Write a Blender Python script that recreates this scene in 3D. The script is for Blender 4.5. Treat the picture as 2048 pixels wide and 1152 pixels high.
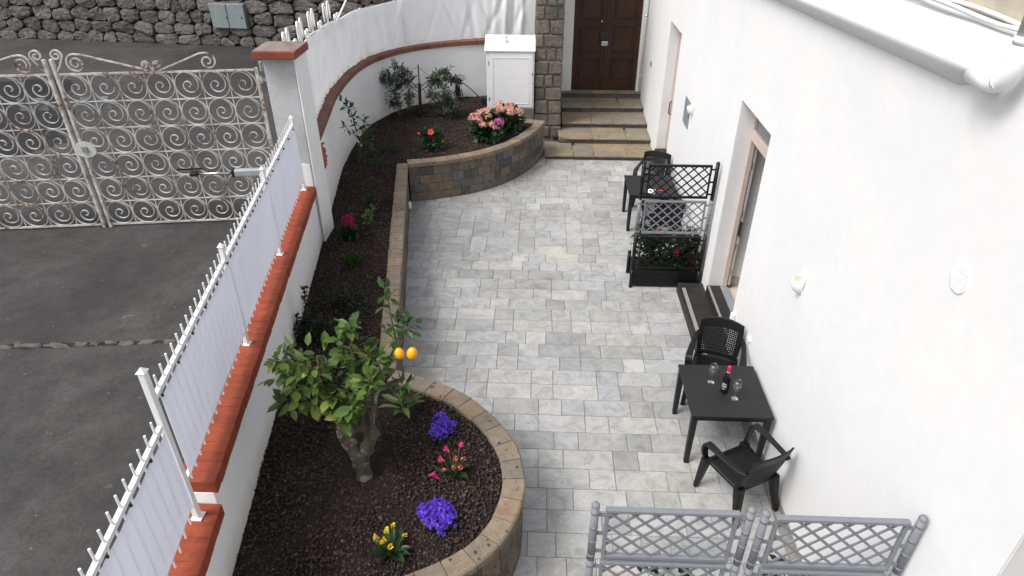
import bpy, math, random
import numpy as np
from mathutils import Vector, Matrix
R = math.radians
random.seed(7); RNG = np.random.default_rng(7)
for o in list(bpy.data.objects): bpy.data.objects.remove(o, do_unlink=True)
SC = bpy.context.scene
COL = SC.collection
K = 0.86                       # drawing units -> metres, applied to every top-level object at the end

# ------------------------------------------------------------------ camera
cam_d = bpy.data.cameras.new('camera'); cam = bpy.data.objects.new('camera', cam_d); COL.objects.link(cam)
cam_d.sensor_width = 36.0; cam_d.lens = 36.0 * 1340 / 2048; cam_d.clip_start = 0.05; cam_d.clip_end = 3000
cam.location = (0, 0, 6.0 * K)
cam.rotation_euler = (R(90 - 32.75), 0, R(2.3))
SC.camera = cam
# ------------------------------------------------------------------ sky, sun, exposure
SUN_DIR = Vector((0.50, 0.30, -0.81)).normalized()     # the way the light travels
w = bpy.data.worlds.new('World'); SC.world = w; w.use_nodes = True
nt = w.node_tree; nt.nodes.clear()
sky = nt.nodes.new('ShaderNodeTexSky'); sky.sky_type = 'NISHITA'; sky.sun_disc = False
sky.sun_elevation = math.asin(-SUN_DIR.z); sky.sun_rotation = math.atan2(-SUN_DIR.x, -SUN_DIR.y)
sky.dust_density = 4.0; sky.ozone_density = 0.6; sky.air_density = 1.0
hs = nt.nodes.new('ShaderNodeHueSaturation'); hs.inputs['Saturation'].default_value = 0.45
bg = nt.nodes.new('ShaderNodeBackground'); bg.inputs['Strength'].default_value = 0.14
out = nt.nodes.new('ShaderNodeOutputWorld')
nt.links.new(sky.outputs[0], hs.inputs['Color']); nt.links.new(hs.outputs[0], bg.inputs['Color']); nt.links.new(bg.outputs[0], out.inputs[0])
sd = bpy.data.lights.new('sun', 'SUN'); sd.energy = 1.4; sd.angle = R(22); sd.color = (1.0, 0.985, 0.965)
sun = bpy.data.objects.new('sun', sd); COL.objects.link(sun); sun.rotation_euler = SUN_DIR.to_track_quat('-Z', 'Y').to_euler()
SC.view_settings.view_transform = 'Standard'; SC.view_settings.look = 'None'
SC.view_settings.exposure = 0.70; SC.view_settings.gamma = 1.0; SC.view_settings.use_curve_mapping = False
SC.render.engine = 'CYCLES'

# ------------------------------------------------------------------ materials
M = {}
TONE = dict(plaster_house=.86, paver=.80, asphalt=.80, crack_mortar=.85, lava_gravel=.72, soil=.75, red_brick=.98, brown_tile=.85, tuff_block=.84, tuff_coping=.80, mortar_light=.8, street_stone=.85,
    pillar_stone=.85, flagstone=.82, riser_stone=.85, gate_paint=.88, white_paint=.86, grey_plastic=.82, fence_white=.92, cap_red=.85, cap_top=.85, old_wood=.85, terracotta=.85, grey_metal=.85, plaster_grey=.9,
    plaster_reveal=.92, black_plastic=.8, black_weave=.85, beige_stucco=.85, slate=.85, strip_grey=.85, edge_mortar=.85, joint=.85)
for _n in ('lemon', 'shoot', 'olive', 'dark', 'mid', 'deep', 'lime', 'grass', 'lily'): TONE['leaf_' + _n] = .84
for _n in ('violet', 'pink', 'yellow', 'hydrangea', 'magenta', 'red', 'orange', 'astilbe'): TONE['petal_' + _n] = .88
class NT:
    def __init__(s, name):
        s.m = bpy.data.materials.new(name); s.m.use_nodes = True; s.t = s.m.node_tree
        s.b = s.t.nodes['Principled BSDF']; M[name] = s.m
        tc = s.n('TexCoord'); oi = s.n('ObjectInfo'); s.geo = s.n('NewGeometry')
        s.rnd = s.math('FRACT', s.math('ADD', oi.outputs['Random'], s.geo.outputs['Random Per Island']))
        mul = s.math('MULTIPLY', s.rnd, 53.0)
        v = s.n('VectorMath'); s.l(tc.outputs['Object'], v.inputs[0]); s.l(mul, v.inputs[1]); s.vec_r = v.outputs[0]
        s.vec = tc.outputs['Object']
    def n(s, k): return s.t.nodes.new('ShaderNode' + k)
    def l(s, a, b): s.t.links.new(a, b)
    def put(s, v, i):
        if hasattr(v, 'links') or isinstance(v, bpy.types.NodeSocket): s.l(v, i)
        else: i.default_value = v
    def math(s, op, a, b=None, clamp=False):
        x = s.n('Math'); x.operation = op; x.use_clamp = clamp; s.put(a, x.inputs[0])
        if b is not None: s.put(b, x.inputs[1])
        return x.outputs[0]
    def noise(s, scale, detail=4, rough=.55, vec=None, stretch=None, dist=0):
        v = vec if vec is not None else s.vec
        if stretch:
            mp = s.n('Mapping'); mp.inputs['Scale'].default_value = stretch; s.l(v, mp.inputs[0]); v = mp.outputs[0]
        x = s.n('TexNoise'); x.inputs['Scale'].default_value = scale; x.inputs['Detail'].default_value = detail
        x.inputs['Roughness'].default_value = rough; x.inputs['Distortion'].default_value = dist
        s.l(v, x.inputs['Vector']); return x.outputs['Fac']
    def voro(s, scale, vec=None, feature='F1', rnd=1.0):
        x = s.n('TexVoronoi'); x.feature = feature; x.inputs['Scale'].default_value = scale; x.inputs['Randomness'].default_value = rnd
        s.l(vec if vec is not None else s.vec, x.inputs['Vector']); return x
    def ramp(s, fac, stops, const=False):
        x = s.n('ValToRGB'); cr = x.color_ramp
        if const: cr.interpolation = 'CONSTANT'
        while len(cr.elements) < len(stops): cr.elements.new(0.5)
        for e, (p, c) in zip(cr.elements, stops):
            e.position = p; e.color = (c[0], c[1], c[2], 1) if not isinstance(c, (int, float)) else (c, c, c, 1)
        s.put(fac, x.inputs[0]); return x.outputs[0]
    def mix(s, f, a, b, mode='MIX'):
        x = s.n('MixRGB'); x.blend_type = mode; s.put(f, x.inputs[0])
        for v, i in ((a, x.inputs[1]), (b, x.inputs[2])):
            if isinstance(v, tuple): i.default_value = (*v, 1)
            elif isinstance(v, (int, float)): i.default_value = (v, v, v, 1)
            else: s.l(v, i)
        return x.outputs[0]
    def bump(s, h, strength=.3, dist=.01, prev=None):
        x = s.n('Bump'); x.inputs['Strength'].default_value = strength; x.inputs['Distance'].default_value = dist
        s.l(h, x.inputs['Height'])
        if prev is not None: s.l(prev, x.inputs['Normal'])
        return x.outputs[0]
    def fin(s, col, rough=.8, normal=None, spec=.3, metal=0, **kw):
        k = TONE.get(s.m.name, 1.0)                  # final trim of a paint's own albedo
        if k != 1.0: col = tuple(c * k for c in col) if isinstance(col, tuple) else s.mix(1.0, col, k, 'MULTIPLY')
        if isinstance(col, tuple): s.b.inputs['Base Color'].default_value = (*col, 1)
        else: s.l(col, s.b.inputs['Base Color'])
        s.put(rough, s.b.inputs['Roughness']); s.b.inputs['Specular IOR Level'].default_value = spec; s.b.inputs['Metallic'].default_value = metal
        if normal is not None: s.l(normal, s.b.inputs['Normal'])
        for k, v in kw.items(): s.b.inputs[k.replace('_', ' ')].default_value = v
        return s.m

def plain(name, col, rough=.6, spec=.3, var=.12, scale=14, bump=.15, metal=0, bscale=90):
    t = NT(name); f = t.noise(scale, 5, vec=t.vec_r)
    c = t.mix(1.0, col, t.ramp(f, [(.25, 1 - var), (.75, 1 + var)]), 'MULTIPLY')
    nb = t.bump(t.noise(bscale, 3), bump, .004) if bump else None
    return t.fin(c, rough, nb, spec, metal)

# plaster
t = NT('plaster_house'); f = t.noise(.9, 6, .6); f2 = t.noise(7, 5, .6)
c = t.mix(1, t.ramp(f, [(.3, (.80, .81, .815)), (.7, (.86, .855, .84))]), t.ramp(f2, [(.2, .955), (.8, 1.02)]), 'MULTIPLY')
t.fin(c, .9, t.bump(t.noise(60, 4, .7), .16, .005, t.bump(t.noise(3.5, 3), .12, .02)), .2)
t = NT('plaster_wall'); f = t.noise(1.3, 6, .65); f2 = t.noise(5, 6, .7, stretch=(1, 1, .25))
sep = t.n('SeparateXYZ'); t.l(t.vec, sep.inputs[0])
c = t.ramp(f, [(.25, (.76, .765, .765)), (.75, (.84, .845, .845))])
c = t.mix(t.ramp(f2, [(.55, 0.0), (.85, .28)]), c, (.56, .54, .48))
low = t.ramp(t.math('SUBTRACT', t.math('ADD', sep.outputs[2], t.math('MULTIPLY', f2, .45)), .75), [(.22, .55), (.55, 0.0)])
c = t.mix(low, c, (.52, .44, .30))
t.fin(c, .92, t.bump(t.noise(45, 5, .7), .35, .008, t.bump(t.noise(4, 3), .25, .03)), .15)
t = NT('plaster_grey'); f = t.noise(2, 6, .65); f2 = t.noise(1.4, 7, .72)
c = t.mix(t.ramp(f2, [(.48, 0.0), (.72, .6)]), t.ramp(f, [(.3, (.44, .45, .46)), (.7, (.53, .54, .55))]), (.25, .245, .225))
t.fin(c, .92, t.bump(t.noise(40, 5, .7), .5, .008), .15)
plain('plaster_reveal', (.70, .695, .69), .9, .15, .05, 3, .2)
plain('room_grey', (.80, .80, .80), .9, .15, .04, 3, .1)

# pavers: grey stone-effect, each its own tone
t = NT('paver')
base = t.ramp(t.rnd, [(0, (.33, .335, .335)), (.08, (.42, .42, .40)), (.22, (.34, .348, .355)), (.36, (.475, .47, .445)), (.5, (.40, .412, .425)), (.64, (.50, .495, .475)), (.78, (.44, .446, .45)), (.9, (.37, .365, .35)), (1, (.51, .50, .455))])
f = t.noise(4.6, 7, .68, vec=t.vec_r, dist=.9); f2 = t.noise(6, 7, .72, vec=t.vec_r, stretch=(1, 2.4, 1), dist=1.8); f3 = t.noise(38, 4, .7, vec=t.vec_r)
c = t.mix(1, base, t.ramp(f, [(.28, .66), (.5, 1.0), (.72, 1.22)]), 'MULTIPLY')
c = t.mix(t.ramp(f2, [(.55, 0.0), (.70, .65)]), c, (.27, .275, .28))
c = t.mix(t.ramp(f2, [(.24, .5), (.38, 0.0)]), c, (.62, .60, .55))
c = t.mix(1, c, t.ramp(f3, [(.25, .88), (.7, 1.07)]), 'MULTIPLY')
bigf = t.noise(.55, 3, .5); geo_pos = t.geo.outputs['Position']
wn = t.noise(.7, 4, .6, vec=geo_pos)
c = t.mix(1, c, t.ramp(wn, [(.3, (.93, .915, .89)), (.7, (1.04, 1.04, 1.04))]), 'MULTIPLY')
pits = t.voro(26, t.vec_r).outputs['Distance']; pm = t.noise(4, 3, .6, vec=t.vec_r)
pit = t.math('MULTIPLY', t.ramp(pits, [(.10, 1.0), (.24, 0.0)]), t.ramp(pm, [(.56, 0.0), (.66, .8)]))
c = t.mix(pit, c, (.16, .155, .145))
t.fin(c, t.ramp(f, [(.2, .62), (.8, .48)]), t.bump(t.noise(20, 6, .7, vec=t.vec_r), .35, .006, t.bump(pit, -.5, .006)), .35)
plain('joint', (.17, .155, .135), .95, .1, .3, 30, .5)

# tuff blocks
def tuff(name, stops, pore=.9, dark=(.03, .028, .025)):
    t = NT(name); base = t.ramp(t.rnd, stops); f = t.noise(9, 6, .7, vec=t.vec_r); f2 = t.noise(50, 4, .7, vec=t.vec_r)
    c = t.mix(1, base, t.ramp(f, [(.25, .72), (.75, 1.22)]), 'MULTIPLY'); c = t.mix(1, c, t.ramp(f2, [(.2, .82), (.8, 1.12)]), 'MULTIPLY')
    d = t.n('VectorMath'); d.operation = 'MULTIPLY_ADD'; t.l(t.n('TexNoise').outputs['Color'], d.inputs[0]); d.inputs[1].default_value = (.05, .05, .05); t.l(t.vec_r, d.inputs[2])
    v = t.voro(11, d.outputs[0]).outputs['Distance']; gate = t.noise(5, 2, .5, vec=t.vec_r)
    pit = t.math('MULTIPLY', t.ramp(v, [(.17, 1.0), (.25, 0.0)]), t.ramp(gate, [(.45, 0.0), (.52, pore)]))
    v2 = t.voro(30, t.vec_r).outputs['Distance']
    pit2 = t.math('MULTIPLY', t.ramp(v2, [(.15, .8), (.24, 0.0)]), t.ramp(gate, [(.42, 0.0), (.5, pore * .8)]))
    p = t.math('MAXIMUM', pit, pit2); c = t.mix(p, c, dark)
    t.fin(c, .92, t.bump(f2, .45, .006, t.bump(p, -.8, .012)), .15)
tuff('tuff_block', [(0, (.17, .155, .135)), (.14, (.225, .165, .115)), (.25, (.085, .088, .09)), (.40, (.19, .175, .155)), (.52, (.11, .112, .113)), (.68, (.245, .18, .125)), (.80, (.095, .097, .098)), (.9, (.2, .18, .155)), (1, (.15, .145, .138))])
tuff('tuff_coping', [(0, (.27, .21, .155)), (.3, (.24, .195, .15)), (.55, (.30, .235, .17)), (.75, (.215, .19, .155)), (1, (.31, .225, .155))], .8)
plain('mortar', (.21, .195, .17), .95, .1, .2, 20, .5)
plain('mortar_light', (.33, .29, .235), .95, .1, .2, 20, .5)

def stone(name, stops, lich, mscale=6):
    t = NT(name); base = t.ramp(t.rnd, stops); f = t.noise(mscale, 7, .7, vec=t.vec_r); f2 = t.noise(mscale * 4, 5, .75, vec=t.vec_r)
    c = t.mix(1, base, t.ramp(f, [(.25, .55), (.5, .95), (.75, 1.45)]), 'MULTIPLY'); c = t.mix(1, c, t.ramp(f2, [(.25, .72), (.75, 1.2)]), 'MULTIPLY')
    c = t.mix(t.ramp(t.noise(mscale * 2.3, 6, .8, vec=t.vec_r), [(.58, 0.0), (.68, .65)]), c, lich)
    t.fin(c, .95, t.bump(f2, .7, .03, t.bump(f, .7, .06)), .12)
stone('street_stone', [(0, (.13, .122, .115)), (.2, (.21, .20, .19)), (.4, (.16, .138, .13)), (.6, (.22, .205, .185)), (.8, (.12, .115, .108)), (1, (.27, .255, .235))], (.36, .35, .31), 4)
stone('pillar_stone', [(0, (.19, .18, .165)), (.35, (.27, .235, .18)), (.6, (.155, .15, .145)), (.8, (.24, .215, .18)), (1, (.20, .175, .15))], (.36, .33, .27), 8)
plain('wall_core', (.06, .055, .05), 1, .05, .3, 5, .5)
plain('pillar_mortar', (.22, .20, .17), .95, .1, .25, 15, .6)
t = NT('flagstone'); base = t.ramp(t.rnd, [(0, (.22, .195, .15)), (.25, (.29, .225, .14)), (.45, (.22, .20, .165)), (.6, (.31, .23, .155)), (.8, (.245, .225, .165)), (1, (.30, .25, .18))])
f = t.noise(4, 6, .65, vec=t.vec_r, dist=.7); f2 = t.noise(.8, 4, .6, vec=t.geo.outputs['Position'])
c = t.mix(1, base, t.ramp(f, [(.25, .68), (.75, 1.25)]), 'MULTIPLY'); c = t.mix(t.ramp(f2, [(.45, 0.0), (.7, .5)]), c, (.13, .125, .10))
t.fin(c, .75, t.bump(t.noise(25, 5, .7), .4, .008), .3)
t = NT('riser_stone'); base = t.ramp(t.rnd, [(0, (.10, .10, .09)), (.35, (.17, .145, .11)), (.6, (.12, .122, .12)), (.8, (.15, .115, .085)), (1, (.14, .13, .10))])
c = t.mix(1, base, t.ramp(t.noise(6, 6, .7, vec=t.vec_r), [(.25, .6), (.75, 1.3)]), 'MULTIPLY'); t.fin(c, .85, t.bump(t.noise(30, 5, .7), .5, .008), .2)

# asphalt with stains and small pale repairs
t = NT('asphalt'); f = t.noise(.55, 7, .65, dist=.6); f2 = t.noise(2.6, 6, .7); g = t.noise(140, 3, .7); f4 = t.noise(.25, 4, .55, stretch=(1, .35, 1))
c = t.ramp(f, [(.25, (.040, .0375, .0355)), (.5, (.060, .0565, .054)), (.75, (.090, .084, .080))])
c = t.mix(1, c, t.ramp(f2, [(.25, .72), (.75, 1.28)]), 'MULTIPLY'); c = t.mix(1, c, t.ramp(g, [(.3, .62), (.7, 1.45)]), 'MULTIPLY')
c = t.mix(1, c, t.ramp(t.noise(24, 4, .7), [(.3, .8), (.7, 1.22)]), 'MULTIPLY')
c = t.mix(t.ramp(f4, [(.56, 0.0), (.66, .55)]), c, (.032, .030, .029))
sp = t.noise(3.3, 3, .5); c = t.mix(t.ramp(sp, [(.70, 0.0), (.74, .45)]), c, (.17, .16, .145))
sv = t.voro(5).outputs['Distance']; c = t.mix(t.ramp(sv, [(.045, .5), (.07, 0.0)]), c, (.30, .28, .25))
t.fin(c, t.ramp(f2, [(.3, .9), (.7, .75)]), t.bump(g, .5, .006, t.bump(f2, .3, .02)), .25)
t = NT('asphalt_dark'); f = t.noise(1.2, 7, .75, dist=1.0); g = t.noise(60, 3, .7)
c = t.mix(1, t.ramp(f, [(.38, (.005, .005, .005)), (.58, (.014, .013, .012)), (.75, (.05, .046, .042))]), t.ramp(g, [(.3, .7), (.7, 1.3)]), 'MULTIPLY')
t.fin(c, .6, t.bump(f, .6, .05), .3)
plain('crack_mortar', (.125, .115, .107), .95, .1, .4, 9, .8, bscale=40)
plain('crack_dark', (.032, .03, .027), 1, .05, .3, 9, .5)
plain('edge_mortar', (.27, .255, .23), .9, .2, .2, 10, .4)
plain('earth', (.10, .085, .06), 1, .1, .3, 3, .5)

# soil and gravel
plain('soil', (.032, .024, .021), 1, .08, .35, 12, .8, bscale=50)
t = NT('lava_gravel'); ri = t.geo.outputs['Random Per Island']
c = t.ramp(ri, [(0, (.036, .027, .025)), (.3, (.068, .047, .041)), (.6, (.055, .043, .038)), (.82, (.11, .070, .057)), (.95, (.10, .086, .075)), (1, (.19, .15, .12))])
gw = t.noise(.9, 4, .6); c = t.mix(1, c, t.ramp(gw, [(.3, .75), (.7, 1.25)]), 'MULTIPLY')
t.fin(c, .95, None, .15)

# painted iron
t = NT('gate_paint'); f = t.noise(3.5, 6, .7, vec=t.geo.outputs['Position']); f2 = t.noise(22, 5, .7, vec=t.geo.outputs['Position'])
c = t.ramp(f2, [(.3, (.46, .445, .40)), (.6, (.70, .68, .63))])
rust = t.math('MULTIPLY', t.ramp(f, [(.47, 0.0), (.60, 1.0)]), t.ramp(f2, [(.40, 0.0), (.56, 1.0)]))
c = t.mix(rust, c, t.ramp(f2, [(.4, (.20, .075, .03)), (.7, (.10, .045, .025))])); t.fin(c, .65, t.bump(f2, .5, .004), .35)
t = NT('fence_white'); f = t.noise(8, 5, .6); c = t.ramp(f, [(.3, (.76, .76, .76)), (.7, (.84, .84, .84))]); t.fin(c, .45, None, .4)
plain('iron_white', (.76, .75, .73), .55, .35, .08, 10, .1)
def sheet(name, col, trans):
    t = NT(name); f = t.noise(1.6, 5, .6)
    c = t.mix(1, col, t.ramp(f, [(.3, .94), (.7, 1.03)]), 'MULTIPLY'); t.fin(c, .85, t.bump(t.noise(220, 2), .15, .002), .15)
    tr = t.n('BsdfTranslucent'); t.l(c, tr.inputs['Color']); mx = t.n('MixShader'); mx.inputs[0].default_value = trans
    t.l(t.b.outputs[0], mx.inputs[1]); t.l(tr.outputs[0], mx.inputs[2]); t.l(mx.outputs[0], t.t.nodes['Material Output'].inputs[0])
sheet('fence_sheet', (.80, .82, .93), .12); sheet('tarp', (.88, .885, .89), .18)
# brick red
t = NT('red_brick'); base = t.ramp(t.rnd, [(0, (.245, .050, .022)), (.5, (.285, .060, .027)), (1, (.225, .045, .021))]); f = t.noise(9, 6, .7, vec=t.vec_r); f3 = t.noise(26, 4, .7, vec=t.vec_r, stretch=(.5, 5, 1))
c = t.mix(1, base, t.ramp(f, [(.25, .72), (.75, 1.22)]), 'MULTIPLY'); c = t.mix(t.ramp(f3, [(.52, 0.0), (.78, .30)]), c, (.33, .14, .085))
t.fin(c, .75, t.bump(t.noise(50, 4, .7), .35, .005), .3)
t = NT('brown_tile'); base = t.ramp(t.rnd, [(0, (.20, .085, .06)), (.5, (.235, .11, .075)), (1, (.18, .09, .07))]); f = t.noise(6, 6, .7, vec=t.vec_r)
c = t.mix(1, base, t.ramp(f, [(.25, .7), (.75, 1.25)]), 'MULTIPLY'); c = t.mix(t.ramp(t.noise(3, 5, .7), [(.5, 0.0), (.7, .5)]), c, (.19, .16, .14)); t.fin(c, .8, t.bump(t.noise(40, 4, .7), .35, .005), .25)
plain('cap_red', (.26, .065, .045), .75, .25, .25, 8, .3)
plain('cap_top', (.25, .20, .17), .85, .2, .25, 6, .4)
plain('terracotta', (.36, .13, .07), .8, .2, .2, 20, .5)
# plastics and metal
t = NT('black_plastic'); f = t.noise(120, 2, .5, vec=t.vec); t.fin((.007, .007, .008), .40, t.bump(f, .12, .002), .3)
t = NT('black_weave'); wv = t.n('TexWave'); wv.inputs['Scale'].default_value = 26; wv.bands_direction = 'X'; t.l(t.vec, wv.inputs[0]); wv2 = t.n('TexWave'); wv2.inputs['Scale'].default_value = 26; wv2.bands_direction = 'Y'; t.l(t.vec, wv2.inputs[0])
t.fin(t.mix(t.noise(9, 4), (.011, .011, .012), (.017, .017, .018)), .5, t.bump(t.math('MULTIPLY', wv.outputs['Fac'], wv2.outputs['Fac']), .5, .004), .4)
plain('grey_plastic', (.215, .23, .255), .5, .35, .08, 20, .08)
plain('grey_metal', (.25, .285, .29), .5, .4, .12, 5, .1)
plain('motor_grey', (.30, .31, .32), .45, .4, .1, 10, .08)
plain('steel', (.62, .62, .62), .25, .5, .05, 10, 0, 1.0)
plain('dark_metal', (.02, .02, .021), .5, .4, .1, 10, .05)
plain('white_paint', (.84, .84, .84), .4, .4, .02, 5, .05)
plain('lamp_white', (.78, .78, .77), .35, .4, .02, 5, 0)
plain('lamp_cream', (.42, .40, .30), .4, .4, .05, 5, 0)
plain('pvc_grey', (.52, .49, .44), .5, .35, .06, 9, .05)
plain('pvc_white', (.78, .79, .80), .4, .4, .04, 9, .05)
plain('beige_stucco', (.56, .50, .40), .95, .15, .2, 4, .5)
plain('pink_wood', (.52, .43, .38), .55, .3, .07, 8, .1)
plain('beige_wood', (.50, .46, .42), .55, .3, .05, 8, .1)
plain('slate', (.028, .027, .026), .6, .3, .3, 8, .3)
plain('strip_grey', (.30, .285, .265), .7, .3, .1, 12, .2)
plain('alu', (.50, .53, .56), .35, .5, .05, 6, 0, .7)
plain('beige_tile', (.52, .46, .38), .5, .35, .06, 5, .05)
plain('rubber_black', (.010, .010, .010), .6, .3, .1, 10, .1)
t = NT('old_wood'); wv = t.noise(7, 6, .65, stretch=(7, 7, .6), dist=.6); f = t.noise(1.4, 5, .6)
c = t.ramp(wv, [(.25, (.018, .006, .003)), (.55, (.058, .019, .007)), (.8, (.10, .036, .013))]); c = t.mix(t.ramp(f, [(.42, 0.0), (.68, .7)]), c, (.014, .007, .005))
t.fin(c, .5, t.bump(wv, .35, .006), .35)
# vegetation
def leaf(name, stops, rough=.5, trans=.3, spec=.35):
    t = NT(name); c = t.ramp(t.rnd, stops); f = t.noise(18, 4, .6, vec=t.vec_r); c = t.mix(1, c, t.ramp(f, [(.25, .78), (.75, 1.2)]), 'MULTIPLY')
    t.fin(c, rough, None, spec); tr = t.n('BsdfTranslucent'); t.l(c, tr.inputs['Color']); mx = t.n('MixShader'); mx.inputs[0].default_value = trans
    t.l(t.b.outputs[0], mx.inputs[1]); t.l(tr.outputs[0], mx.inputs[2]); t.l(mx.outputs[0], t.t.nodes['Material Output'].inputs[0])
leaf('leaf_lemon', [(0, (.042, .092, .018)), (.25, (.085, .155, .032)), (.5, (.15, .235, .055)), (.72, (.06, .125, .024)), (.9, (.19, .27, .065)), (1, (.33, .38, .09))], .42)
leaf('leaf_shoot', [(0, (.025, .07, .016)), (.5, (.04, .10, .022)), (.85, (.06, .14, .03)), (1, (.20, .25, .05))], .42)
leaf('leaf_olive', [(0, (.035, .052, .03)), (.45, (.06, .085, .05)), (.75, (.13, .16, .12)), (1, (.045, .065, .035))], .55, .2)
leaf('leaf_dark', [(0, (.007, .014, .006)), (.5, (.012, .024, .010)), (.85, (.020, .036, .013)), (1, (.03, .03, .014))], .5, .15)
leaf('leaf_mid', [(0, (.020, .055, .014)), (.5, (.032, .085, .02)), (1, (.05, .11, .026))], .5)
leaf('leaf_deep', [(0, (.010, .032, .010)), (.5, (.018, .052, .014)), (1, (.03, .075, .02))], .4, .2)
leaf('leaf_lime', [(0, (.09, .20, .03)), (1, (.15, .27, .05))], .5)
leaf('leaf_grass', [(0, (.025, .085, .015)), (.6, (.045, .125, .02)), (1, (.07, .14, .03))], .5)
leaf('leaf_lily', [(0, (.14, .20, .06)), (.5, (.09, .16, .045)), (1, (.22, .27, .10))], .45)
leaf('petal_violet', [(0, (.10, .028, .52)), (.5, (.15, .05, .68)), (1, (.24, .12, .82))], .6, .35)
leaf('petal_pink', [(0, (.60, .035, .16)), (.5, (.74, .06, .24)), (1, (.58, .10, .17))], .4, .3)
leaf('petal_yellow', [(0, (.75, .45, .02)), (.5, (.85, .60, .04)), (1, (.78, .70, .10))], .45, .3)
leaf('petal_hydrangea', [(0, (.88, .36, .38)), (.35, (.88, .44, .42)), (.6, (.85, .52, .40)), (.75, (.74, .60, .32)), (1, (.90, .42, .46))], .6, .3)
leaf('petal_magenta', [(0, (.62, .10, .42)), (.6, (.72, .16, .50)), (1, (.74, .30, .45))], .6, .3)
leaf('petal_red', [(0, (.62, .015, .012)), (1, (.78, .03, .02))], .5, .25)
leaf('petal_orange', [(0, (.80, .06, .025)), (1, (.88, .12, .04))], .5, .25)
leaf('petal_astilbe', [(0, (.34, .015, .08)), (1, (.50, .03, .13))], .7, .25)
t = NT('lemon_skin'); f = t.noise(8, 4); t.fin(t.ramp(f, [(.3, (.78, .33, .01)), (.7, (.85, .45, .015))]), .45, t.bump(t.noise(90, 2), .3, .002), .4)
t = NT('bark_grey'); f = t.noise(14, 6, .75, dist=.6); f2 = t.noise(5, 5, .7); f3 = t.noise(7.5, 4, .6)
c = t.mix(1, t.ramp(f, [(.25, (.05, .043, .03)), (.7, (.115, .10, .07))]), t.ramp(f2, [(.3, .75), (.7, 1.2)]), 'MULTIPLY')
c = t.mix(t.ramp(f3, [(.55, 0.0), (.60, .7)]), c, (.27, .27, .25)); t.fin(c, .95, t.bump(f, .8, .02), .1)
plain('bark_twig', (.10, .10, .06), .9, .1, .25, 20, .3)
plain('stem_green', (.05, .09, .025), .7, .2, .2, 20, .1)
plain('bark_brown', (.06, .04, .027), .9, .1, .25, 20, .3)
# glass
t = NT('clear_glass'); gl_ = t.n('BsdfGlossy'); gl_.inputs['Roughness'].default_value = .32; tp_ = t.n('BsdfTransparent'); lw_ = t.n('LayerWeight'); lw_.inputs['Blend'].default_value = .35; mx = t.n('MixShader')
t.l(t.ramp(lw_.outputs['Fresnel'], [(0, .09), (.35, .3), (1, .9)]), mx.inputs[0]); t.l(tp_.outputs[0], mx.inputs[1]); t.l(gl_.outputs[0], mx.inputs[2]); t.l(mx.outputs[0], t.t.nodes['Material Output'].inputs[0])
t = NT('bottle_glass'); t.fin((.010, .006, .010), .12, None, .5)
t = NT('window_glass'); t.fin((.16, .17, .18), .08, None, .6)
plain('foil_red', (.50, .02, .025), .35, .5, .05, 10, 0)
plain('paper_white', (.72, .70, .66), .7, .2, .04, 10, 0)
plain('print_brown', (.30, .14, .04), .7, .2, .2, 30, 0)
plain('print_grey', (.42, .42, .44), .6, .2, .1, 30, 0)

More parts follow.
